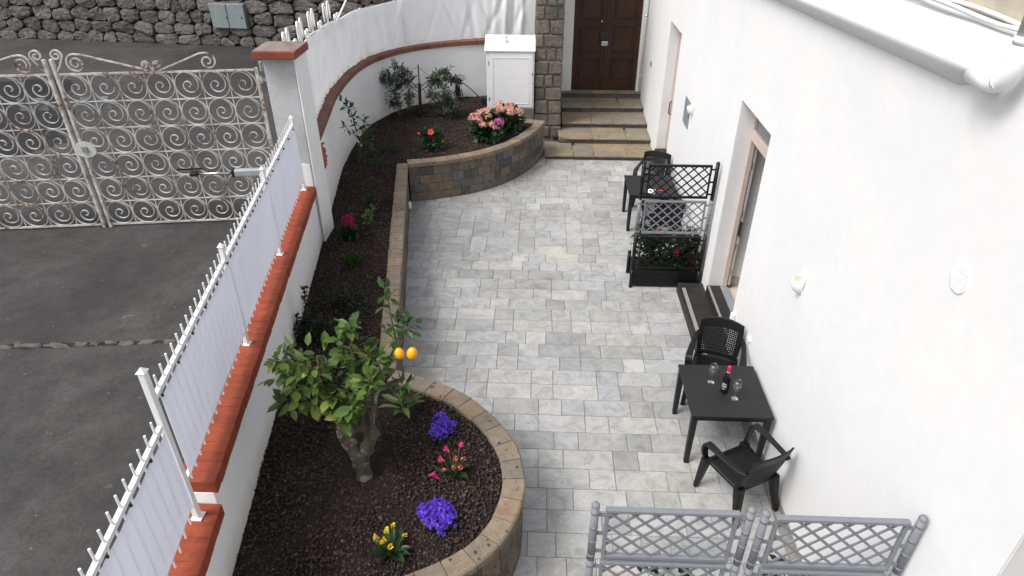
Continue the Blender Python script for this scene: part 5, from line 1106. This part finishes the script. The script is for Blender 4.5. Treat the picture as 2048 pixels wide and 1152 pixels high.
# violet campanula cushions -------------------------------------------------
def star(n_=5):
    v = [(0, 0, -.15)]; f = []
    for i in range(n_ * 2): a = math.pi * i / n_; r_ = 1 if i % 2 == 0 else .42; v.append((r_ * math.cos(a), r_ * math.sin(a), .25 if i % 2 == 0 else .05))
    return np.array(v), np.array([(0, 1 + i, 1 + (i + 1) % (n_ * 2)) for i in range(n_ * 2)])
SV, SF = star()
def stars(pos, nrm, size):
    n = len(pos); nrm = nrm / np.linalg.norm(nrm, axis=1)[:, None]; a = RNG.normal(0, 1, (n, 3)); u = np.cross(nrm, a); u /= np.linalg.norm(u, axis=1)[:, None]; v = np.cross(nrm, u); s_ = (np.asarray(size) * np.ones(n))[:, None, None]
    V = pos[:, None] + s_ * (u[:, None] * SV[None, :, 0:1] + v[:, None] * SV[None, :, 1:2] + nrm[:, None] * SV[None, :, 2:3]); F = (SF[None] + (np.arange(n) * len(SV))[:, None, None]).reshape(-1, 3); return V.reshape(-1, 3), F
def campanula(c, blobs, n, label, seed):
    e = empty('campanula', (c[0], c[1], SOIL), label=label, cat='flowers', group='violet bellflower cushions'); rg_ = np.random.default_rng(seed); b = np.array(blobs); w_ = b[:, 2] ** 2; idx = rg_.choice(len(b), n, p=w_ / w_.sum()); a = rg_.uniform(0, 6.28, n); rr = np.sqrt(rg_.random(n)) * b[idx, 2]
    x = c[0] + b[idx, 0] + rr * np.cos(a); y = c[1] + b[idx, 1] + rr * np.sin(a); hgt = .05 + .09 * np.sqrt(np.maximum(0, 1 - (rr / b[idx, 2]) ** 2)) + rg_.normal(0, .012, n); P = np.stack([x, y, SOIL + hgt], -1); N = np.stack([np.cos(a) * rr / b[idx, 2] * .8, np.sin(a) * rr / b[idx, 2] * .8, np.ones(n)], -1) + rg_.normal(0, .3, (n, 3))
    V, F = stars(P, N, rg_.uniform(.015, .023, n)); o = link('blossoms', np_mesh('blossoms', V - np.array(e.location), F), 'petal_violet', e); o['kind'] = 'stuff'
    m_ = n; P2 = P[rg_.integers(0, n, m_)] - np.array([0, 0, .04]); P2[:, 2] = np.maximum(P2[:, 2] * .6 + SOIL * .4, SOIL + .004); foliage('foliage', 'leaf_deep', e, P2, rg_.normal(0, 1, (m_, 3)) + np.array([0, 0, .3]), .04, .8)
campanula((-.965, 5.19), [(-.02, .13, .07), (.03, .06, .07), (-.03, -.02, .08), (.08, .0, .07), (-.05, -.10, .075), (.02, -.12, .07), (-.06, .10, .05), (.13, .02, .04)], 320, 'violet bellflower cushion beside the pink callas', 3)
campanula((-.86, 4.04), [(-.06, .06, .10), (.05, .08, .09), (.10, .02, .09), (.03, -.06, .10), (-.08, -.02, .09), (.0, .12, .07), (.12, -.05, .07), (-.14, .06, .05), (.06, -.14, .05)], 500, 'larger violet bellflower cushion near the planter curve', 4)
# callas --------------------------------------------------------------------
def spathe(m, base, d, s_):
    d = Vector(d).normalized(); u = d.orthogonal().normalized(); v = d.cross(u); vs = []; fs = []; n_ = 12; prof = [(.0, .10), (.35, .16), (.7, .24), (1.0, .40)]
    for h, r_ in prof:
        for k in range(n_): a = 2 * math.pi * k / n_; ext = 1 + (.55 * max(0, math.cos(a)) if h == 1 else 0); vs.append(Vector(base) + d * s_ * (h + (.28 * max(0, math.cos(a)) if h == 1.0 else 0)) + (u * math.cos(a) + v * math.sin(a)) * r_ * s_ * ext)
    for i in range(3):
        for k in range(n_ - (1 if i == 2 else 0)): fs.append((i * n_ + k, i * n_ + (k + 1) % n_, (i + 1) * n_ + (k + 1) % n_, (i + 1) * n_ + k))
    m.add(vs, fs)
def calla(c, blooms, mat, lmat, label, nl, seed, extra=None):
    e = empty('calla_lily', (c[0], c[1], SOIL), label=label, cat='flowers', group='calla lilies in the gravel bed'); random.seed(seed); z = SOIL
    for (dx, dy, h, s_) in blooms:
        b = Vector((c[0] + dx, c[1] + dy, z + h)); MB().tube(spline([(c[0] + dx * .2, c[1] + dy * .2, z - .01), (c[0] + dx * .7, c[1] + dy * .7, z + h * .6), b], 4), .007, 6).build('flower_stem', 'stem_green', e, True)
        m = MB(); spathe(m, b, (dx * 1.4 + random.uniform(-.05, .05), dy * .8 - .08, .15), s_); m.build('blossom', mat, e, True)
        MB().tube([b + Vector((0, 0, .01)), b + Vector((dx * .2, dy * .2 - .02, .05))], .007, 6).build('spadix', 'petal_yellow', e)
    P_ = []; D_ = []; L_ = []
    for i in range(nl): a = i * 2.4 + seed; el = random.uniform(.2, 1.1); P_.append((c[0] + .02 * math.cos(a), c[1] + .02 * math.sin(a), z + .03)); D_.append((math.cos(a) * math.cos(el), math.sin(a) * math.cos(el), math.sin(el))); L_.append(random.uniform(.14, .24))
    leaf_objs(e, lmat, P_, D_, L_, .42, .2); return e
pk_ = calla((-.76, 4.60), [(-.05, .06, .25, .062), (.05, .09, .27, .058), (-.09, .0, .19, .066), (.02, .02, .17, .06), (.0, -.04, .14, .055), (.05, -.04, .14, .055), (-.07, -.05, .12, .045), (.07, .03, .18, .045)], 'petal_pink', 'leaf_deep', 'pink calla lilies between the two violet cushions', 9, 7)
m = MB(); spathe(m, (-.90, 4.51, SOIL + .035), (-.4, .1, .35), .085); o = m.build('fallen_calla', 'petal_pink', None, True); tag(o, 'single pink calla bloom fallen on the gravel', 'flower')
calla((-1.21, 3.68), [(-.10, .02, .18, .055), (-.02, .05, .21, .062), (-.03, .0, .17, .055), (.0, -.04, .15, .055), (-.05, -.01, .16, .045), (.10, .05, .18, .035), (.0, .09, .23, .045)], 'petal_yellow', 'leaf_deep', 'yellow calla lilies nearest the camera in the bed', 15, 9)
# small bedding plants ------------------------------------------------------
def bush(name, label, c, blobs, n, ll_, mat, wd_=.5, cat='shrub', stems=6, smat='bark_brown', group=None, up=.2, kind_leaf='foliage', z0=SOIL):
    e = empty(name, (c[0], c[1], z0), label=label, cat=cat, group=group); bl = [(c[0] + b[0], c[1] + b[1], z0 + b[2], b[3]) for b in blobs]; P, D = cloud(bl, n, .1, int(abs(c[0] * 131 + c[1] * 17))); P[:, 2] = np.maximum(P[:, 2], z0 + .008); D[:, 2] += up
    foliage(kind_leaf, mat, e, P, D, RNG.uniform(ll_ * .7, ll_ * 1.2, n), wd_)
    for i in range(stems): b = bl[i % len(bl)]; MB().tube(spline([(c[0] + random.uniform(-.02, .02), c[1] + random.uniform(-.02, .02), z0 - .02), ((c[0] + b[0]) / 2, (c[1] + b[1]) / 2, (z0 + b[2]) / 2), (b[0], b[1], b[2])], 3), .006, 5).build('stem', smat, e)
    return e
random.seed(111)
bush('rose_shrub', 'dark low shrub beside the straight planter wall', (-2.56, 7.42), [(-.1, .0, .12, .16), (.08, .05, .12, .15), (.2, -.02, .09, .12), (0, .16, .15, .14), (-.18, .12, .1, .12), (.1, .22, .1, .1)], 420, .06, 'leaf_dark')
rs = bush('rose_bush', 'dark rose bush with one tall shoot against the white wall', (-2.86, 6.74), [(-.02, .0, .12, .17), (.12, .0, .12, .15), (.02, .12, .16, .15), (-.1, .05, .12, .1), (.2, .1, .12, .12)], 420, .065, 'leaf_dark')
sp_ = spline([(-2.86, 6.76, SOIL), (-2.88, 6.82, 1.05), (-2.88, 6.88, 1.3), (-2.86, 6.9, 1.52)], 6); MB().tube(sp_, [.008] * len(sp_), 5).build('shoot', 'bark_brown', rs)
P_ = np.array([tuple(p + rv(.015)) for p in sp_[5:] for _ in range(3)]); foliage('shoot_leaves', 'leaf_dark', rs, P_, RNG.normal(0, 1, P_.shape), .06, .6)
sp2 = spline([(-2.86, 6.76, SOIL + .1), (-3.0, 6.82, .98), (-3.03, 6.86, 1.02), (-3.02, 6.88, 1.1)], 5); MB().tube(sp2, .006, 5).build('shoot', 'bark_brown', rs); P_ = np.array([tuple(p + rv(.02)) for p in sp2[4:] for _ in range(2)]); foliage('shoot_leaves', 'leaf_dark', rs, P_, RNG.normal(0, 1, P_.shape), .06, .6)
def tuft(c, n, h, mat, label, spread=.5, wd_=.08):
    e = empty('grass_tuft', (c[0], c[1], SOIL), label=label, cat='plant'); a = RNG.uniform(0, 6.28, n); sp = RNG.uniform(0, spread, n); P = np.stack([c[0] + RNG.normal(0, .045, n), c[1] + RNG.normal(0, .045, n), np.full(n, SOIL)], -1); D = np.stack([np.cos(a) * sp, np.sin(a) * sp, np.ones(n)], -1); foliage('blades', mat, e, P, D, RNG.uniform(h * .6, h, n), wd_, .3); return e
tuft((-2.75, 8.62), 150, .22, 'leaf_grass', 'bright green tufted plant in the middle of the narrow bed', .8, .14)
ast = tuft((-3.0, 9.42), 130, .30, 'leaf_deep', 'astilbe with magenta plumes in the narrow bed', .6, .2)
rg_ = np.random.default_rng(6)
for q in range(8):
    x, y = -3.0 + rg_.normal(0, .055), 9.42 + rg_.normal(0, .05); n = 90; hz_ = rg_.random(n) ** .8; rr = .028 * (1 - hz_) + .004; a = rg_.uniform(0, 6.28, n); P = np.stack([x + rr * np.cos(a), y + rr * np.sin(a), SOIL + .26 + .17 * hz_], -1); o = foliage('plume', 'petal_astilbe', ast, P, np.stack([np.cos(a), np.sin(a), np.full(n, .8)], -1), .02, .7)
bush('lime_plant', 'small lime green plant beside the astilbe', (-2.83, 10.08), [(0, 0, .08, .09), (.02, .22, .1, .08), (-.03, -.06, .06, .08)], 60, .07, 'leaf_lime', .7, 'plant', 2, 'stem_green')
bush('low_shrub', 'small dark green shrub above the lime green plant', (-2.93, 10.68), [(0, 0, .08, .12), (.1, .03, .06, .1), (-.08, .05, .1, .1)], 190, .055, 'leaf_deep', .6, 'plant', 3)
bush('herb_tuft', 'rounded fresh green herb near the citrus sapling', (-3.19, 12.5), [(0, 0, .06, .14), (.08, .0, .05, .1), (-.08, .02, .05, .1)], 240, .06, 'leaf_mid', .3, 'plant', 0)
bush('herb_tuft', 'mid green herb nearest the planter corner', (-3.08, 13.25), [(0, 0, .08, .15), (.1, .02, .06, .1), (-.08, .02, .07, .1)], 260, .065, 'leaf_mid', .3, 'plant', 0)
bush('sprout', 'spindly seedling with few leaves beside the citrus sapling', (-3.50, 13.0), [(.05, .05, .2, .12), (.15, 0, .12, .08), (-.1, 0, .08, .1), (.0, -.25, .06, .1)], 30, .10, 'leaf_mid', .55, 'plant', 3, 'stem_green')
# citrus sapling -------------------------------------------------------------
sa = empty('citrus_sapling', (-3.27, 11.45, SOIL), label='thin citrus sapling leaning by the curved white wall', cat='tree'); random.seed(121)
st_ = spline([(-3.27, 11.45, SOIL - .03), (-3.26, 11.47, 1.2), (-3.25, 11.5, 1.55), (-3.26, 11.5, 1.9), (-3.29, 11.5, 2.14), (-3.34, 11.5, 2.3), (-3.43, 11.5, 2.4)], 5); MB().tube(st_, [.014 - .0003 * i for i in range(len(st_))], 6).build('trunk', 'bark_brown', sa, True)
for pts in ([(-3.25, 11.5, 1.6), (-3.14, 11.5, 1.8), (-3.10, 11.5, 2.06)], [(-3.26, 11.5, 1.75), (-3.36, 11.5, 1.85), (-3.45, 11.5, 1.95)], [(-3.25, 11.5, 1.5), (-3.12, 11.5, 1.7), (-3.04, 11.5, 1.92)]): MB().tube(spline(pts, 4), .006, 5).build('branch', 'bark_twig', sa, True)
P_, D_ = cloud([(-3.26, 11.5, 1.85, .10), (-3.14, 11.5, 1.95, .12), (-3.06, 11.5, 1.88, .10), (-3.12, 11.5, 1.72, .10), (-3.12, 11.5, 2.06, .07), (-3.28, 11.5, 2.12, .07), (-3.34, 11.5, 2.28, .07), (-3.43, 11.5, 2.38, .05), (-3.42, 11.5, 1.94, .07), (-3.05, 11.5, 1.65, .06)], 110, .1, 31); leaf_objs(sa, 'leaf_mid', P_, D_, RNG.uniform(.08, .13, len(P_)), .5)
m = MB(); m.add([(-3.27, 11.44, 1.74), (-3.25, 11.44, 1.76), (-3.16, 11.44, 1.62), (-3.18, 11.44, 1.60), (-3.27, 11.446, 1.74), (-3.25, 11.446, 1.76), (-3.16, 11.446, 1.62), (-3.18, 11.446, 1.60)], [(0, 1, 2, 3), (7, 6, 5, 4), (0, 4, 5, 1), (1, 5, 6, 2), (2, 6, 7, 3), (3, 7, 4, 0)]); o = m.build('plant_tag', 'paper_white', sa); MB().tube([(-3.20 + .05 * math.cos(a), 11.45, 1.86 + .05 * math.sin(a)) for a in np.linspace(.4, 6.2, 16)], .008, 5).build('tie_loop', 'paper_white', sa)
# olive tree -----------------------------------------------------------------
ol = empty('olive_tree', (-2.79, 15.42, SOIL), label='young staked olive tree in the back of the planting bed', cat='tree'); random.seed(131)
MB().tube([(-2.79, 15.42, SOIL - .04), (-2.77, 15.41, 1.2), (-2.75, 15.40, 1.62)], [.036, .04, .036], 9).build('trunk', 'bark_brown', ol, True); MB().tube([(-2.755, 15.36, 1.0), (-2.74, 15.36, 2.06)], .014, 6).build('stake', 'rubber_black', ol)
OB = [[(-2.77, 15.4, 1.40), (-3.0, 15.42, 1.58), (-3.25, 15.42, 1.72), (-3.5, 15.42, 1.74), (-3.62, 15.42, 1.72)], [(-2.77, 15.4, 1.48), (-2.95, 15.38, 1.7), (-3.1, 15.36, 1.9), (-3.25, 15.36, 2.02)], [(-3.1, 15.42, 1.64), (-3.28, 15.36, 1.5), (-3.38, 15.34, 1.28), (-3.3, 15.34, 1.1)], [(-3.0, 15.42, 1.56), (-3.0, 15.36, 1.4), (-2.96, 15.34, 1.24)],
      [(-2.75, 15.4, 1.45), (-2.5, 15.4, 1.62), (-2.3, 15.4, 1.78), (-2.1, 15.4, 1.92)], [(-2.75, 15.4, 1.52), (-2.52, 15.44, 1.68), (-2.25, 15.5, 1.66), (-2.0, 15.5, 1.7), (-1.84, 15.5, 1.72)], [(-2.35, 15.4, 1.7), (-2.2, 15.36, 1.5), (-2.12, 15.34, 1.3), (-2.1, 15.34, 1.1), (-2.05, 15.34, .98)], [(-2.2, 15.36, 1.5), (-2.05, 15.34, 1.3), (-1.9, 15.34, 1.15)], [(-2.5, 15.4, 1.6), (-2.45, 15.36, 1.45), (-2.48, 15.34, 1.32)]]
P_ = []; D_ = []
for b in OB:
    sp_ = spline(b, 6); MB().tube(sp_, [.011 - .00025 * i for i in range(len(sp_))], 5).build('branch', 'bark_twig', ol, True)
    for i in range(6, len(sp_)):
        for q in range(2):
            tw = Vector((random.gauss(0, 1), random.gauss(0, .8), random.gauss(0, 1) - .2)).normalized(); Lt = random.uniform(.08, .22)
            for j in range(6):
                for sg in (-1, 1): P_.append(tuple(sp_[i] + tw * Lt * (j + .5) / 6)); dd = tw * .9 + tw.orthogonal() * sg * .8 + rv(.35); D_.append(tuple(dd))
foliage('crown', 'leaf_olive', ol, P_, D_, RNG.uniform(.07, .125, len(P_)), .28)
for a in ((-3.1, 15.38, 1.88), (-2.4, 15.4, 1.7)): MB().tube([(-2.74, 15.36, 2.0), a], .004, 5).build('guy_wire', 'bark_brown', ol)
# red flowering shrub ----------------------------------------------------------
hb_ = bush('hibiscus', 'dark leafy shrub with an orange-red bloom in the back bed', (-2.24, 13.36), [(0, 0, .16, .18), (.12, .03, .14, .14), (-.1, .04, .2, .14), (.02, .1, .34, .14), (.15, .1, .28, .1), (-.12, .1, .32, .1)], 420, .085, 'leaf_deep', .55)
for dx, dz, s_ in ((.03, .43, .062), (-.22, .40, .025), (-.02, .12, .0)):
    if s_:
        m = MB()
        for q in range(5): a = q * 1.257; m.add([(p[0] * s_, p[1] * s_, p[2] * s_) for p in ((0, 0, 0), (math.cos(a - .5), math.sin(a - .5), .35), (1.1 * math.cos(a), 1.1 * math.sin(a), .25), (math.cos(a + .5), math.sin(a + .5), .35))], [(0, 1, 2, 3)])
        o = m.build('bloom', 'petal_orange', hb_, False, False); o.location = (dx, -.08, dz); o.rotation_euler = (R(55), 0, 0)
# hydrangeas -------------------------------------------------------------------
def hydrangea(c, heads, label, n, seed):
    bl = [(dx * .9, dy * .9, max(dz - .16, .12), .15) for dx, dy, dz, _, _ in heads] + [(0, 0, .12, .2)]
    e = bush('hydrangea', label, c, bl, n, .16, 'leaf_deep', .75, 'shrub', 5, 'bark_brown', 'pink hydrangeas by the planter end', .1); rg_ = np.random.default_rng(seed)
    for dx, dy, dz, r_, mt in heads:
        k = int(60 * (r_ / .1) ** 2) + 20; d = rg_.normal(0, 1, (k, 3)); d[:, 2] = np.abs(d[:, 2]) * .9 - .25; d /= np.linalg.norm(d, axis=1)[:, None]; p = np.array([c[0] + dx, c[1] + dy, SOIL + dz]) + d * r_ * rg_.uniform(.82, 1.05, (k, 1)) * np.array([1, 1, .75])
        V, F = stars(p, d + rg_.normal(0, .25, (k, 3)), rg_.uniform(.022, .034, k)); o = link('flower_head', np_mesh('flower_head', V - np.array(e.location), F), mt, e)
    return e
H1, H2 = 'petal_hydrangea', 'petal_magenta'
hydrangea((-1.12, 13.98), [(-.28, .12, .48, .11, H1), (-.12, .2, .55, .11, H1), (-.16, .0, .46, .10, H1), (.02, .10, .52, .11, H1), (.14, .22, .58, .12, H1), (-.06, -.12, .40, .09, H1), (.12, -.08, .40, .09, H1), (.20, -.10, .34, .10, H2), (.28, .02, .42, .11, H2), (.0, .32, .56, .10, H1)], 'large pink and cream hydrangea in front of the white cabinet', 330, 4)
hydrangea((-.62, 14.5), [(-.18, .05, .52, .13, H1), (.02, .0, .48, .14, H1), (.16, .05, .46, .13, H1), (-.02, .18, .54, .13, H1), (-.24, .2, .56, .11, H1)], 'salmon pink hydrangea nearest the end of the planter', 230, 6)
# plants in the trellis planters ------------------------------------------------
def climber(o_, w_, label, flowers, n, seed, sparse=False):
    c = (o_[0] + w_ / 2, o_[1] + .22); random.seed(seed)
    bl = [(random.uniform(-.42, .42), random.uniform(-.08, .06), random.uniform(.1, .62), .14) for _ in range(16)] if not sparse else [(random.uniform(-.4, .4), random.uniform(-.05, .1), random.uniform(.2, 1.0), .1) for _ in range(8)]
    e = bush('mandevilla', label, c, bl, n, .10, 'leaf_deep', .55, 'plant', 10, 'stem_green', None, .1, 'foliage', .285)
    for dx, dy, dz in flowers:
        m = MB(); s_ = .05
        for q in range(5): a = q * 1.257; m.add([(p[0] * s_, p[1] * s_, p[2] * s_) for p in ((0, 0, -.3), (math.cos(a - .5) * .8, math.sin(a - .5) * .8, .3), (1.15 * math.cos(a + .1), 1.15 * math.sin(a + .1), .2), (.8 * math.cos(a + .5), .8 * math.sin(a + .5), .3))], [(0, 1, 2, 3)])
        o = m.build('bloom', 'petal_red', e, False, False); o.location = (dx, dy, dz); o.rotation_euler = (R(60), R(random.uniform(-20, 20)), random.uniform(0, 6))
    return e
climber((1.585, 9.43), 1.085, 'red-flowering mandevilla growing in the black planter box', [(.13, -.13, .34), (.0, -.13, .28), (.17, -.12, .37), (.40, -.10, .22), (.42, -.08, .46), (.36, -.05, .68), (-.15, -.08, .70), (.44, -.12, .18)], 1100, 5)
for loc_, w_, lab in (((.46, 3.135), 1.08, 'sparse twiggy plant in the left foreground trellis box'), ((1.63, 3.11), 1.06, 'sparse twiggy plant in the right foreground trellis box')):
    e = climber(loc_, w_, lab, [], 90, 9 if w_ > 1.07 else 10, True); random.seed(int(w_ * 1000))
    for q in range(4):
        x = loc_[0] + random.uniform(.15, w_ - .15); pts = [(x, loc_[1] + .12, .3), (x + random.uniform(-.1, .1), loc_[1] + .1, .8), (x + random.uniform(-.12, .12), loc_[1] + .08, 1.2), (x + random.uniform(-.16, .16), loc_[1] + .07, 1.52)]; sp_ = spline(pts, 4); MB().tube(sp_, .004, 5).build('twig', 'bark_brown', e)
        P_ = np.array([tuple(p + rv(.01)) for p in sp_[5:]]); foliage('twig_leaves', 'leaf_mid', e, P_, RNG.normal(0, 1, P_.shape), .05, .4)

# ------------------------------------------------------------------ drawing units to metres
for o in bpy.data.objects:
    if o.parent is None and o.type in ('MESH', 'EMPTY'): o.location = o.location * K; o.scale = o.scale * K
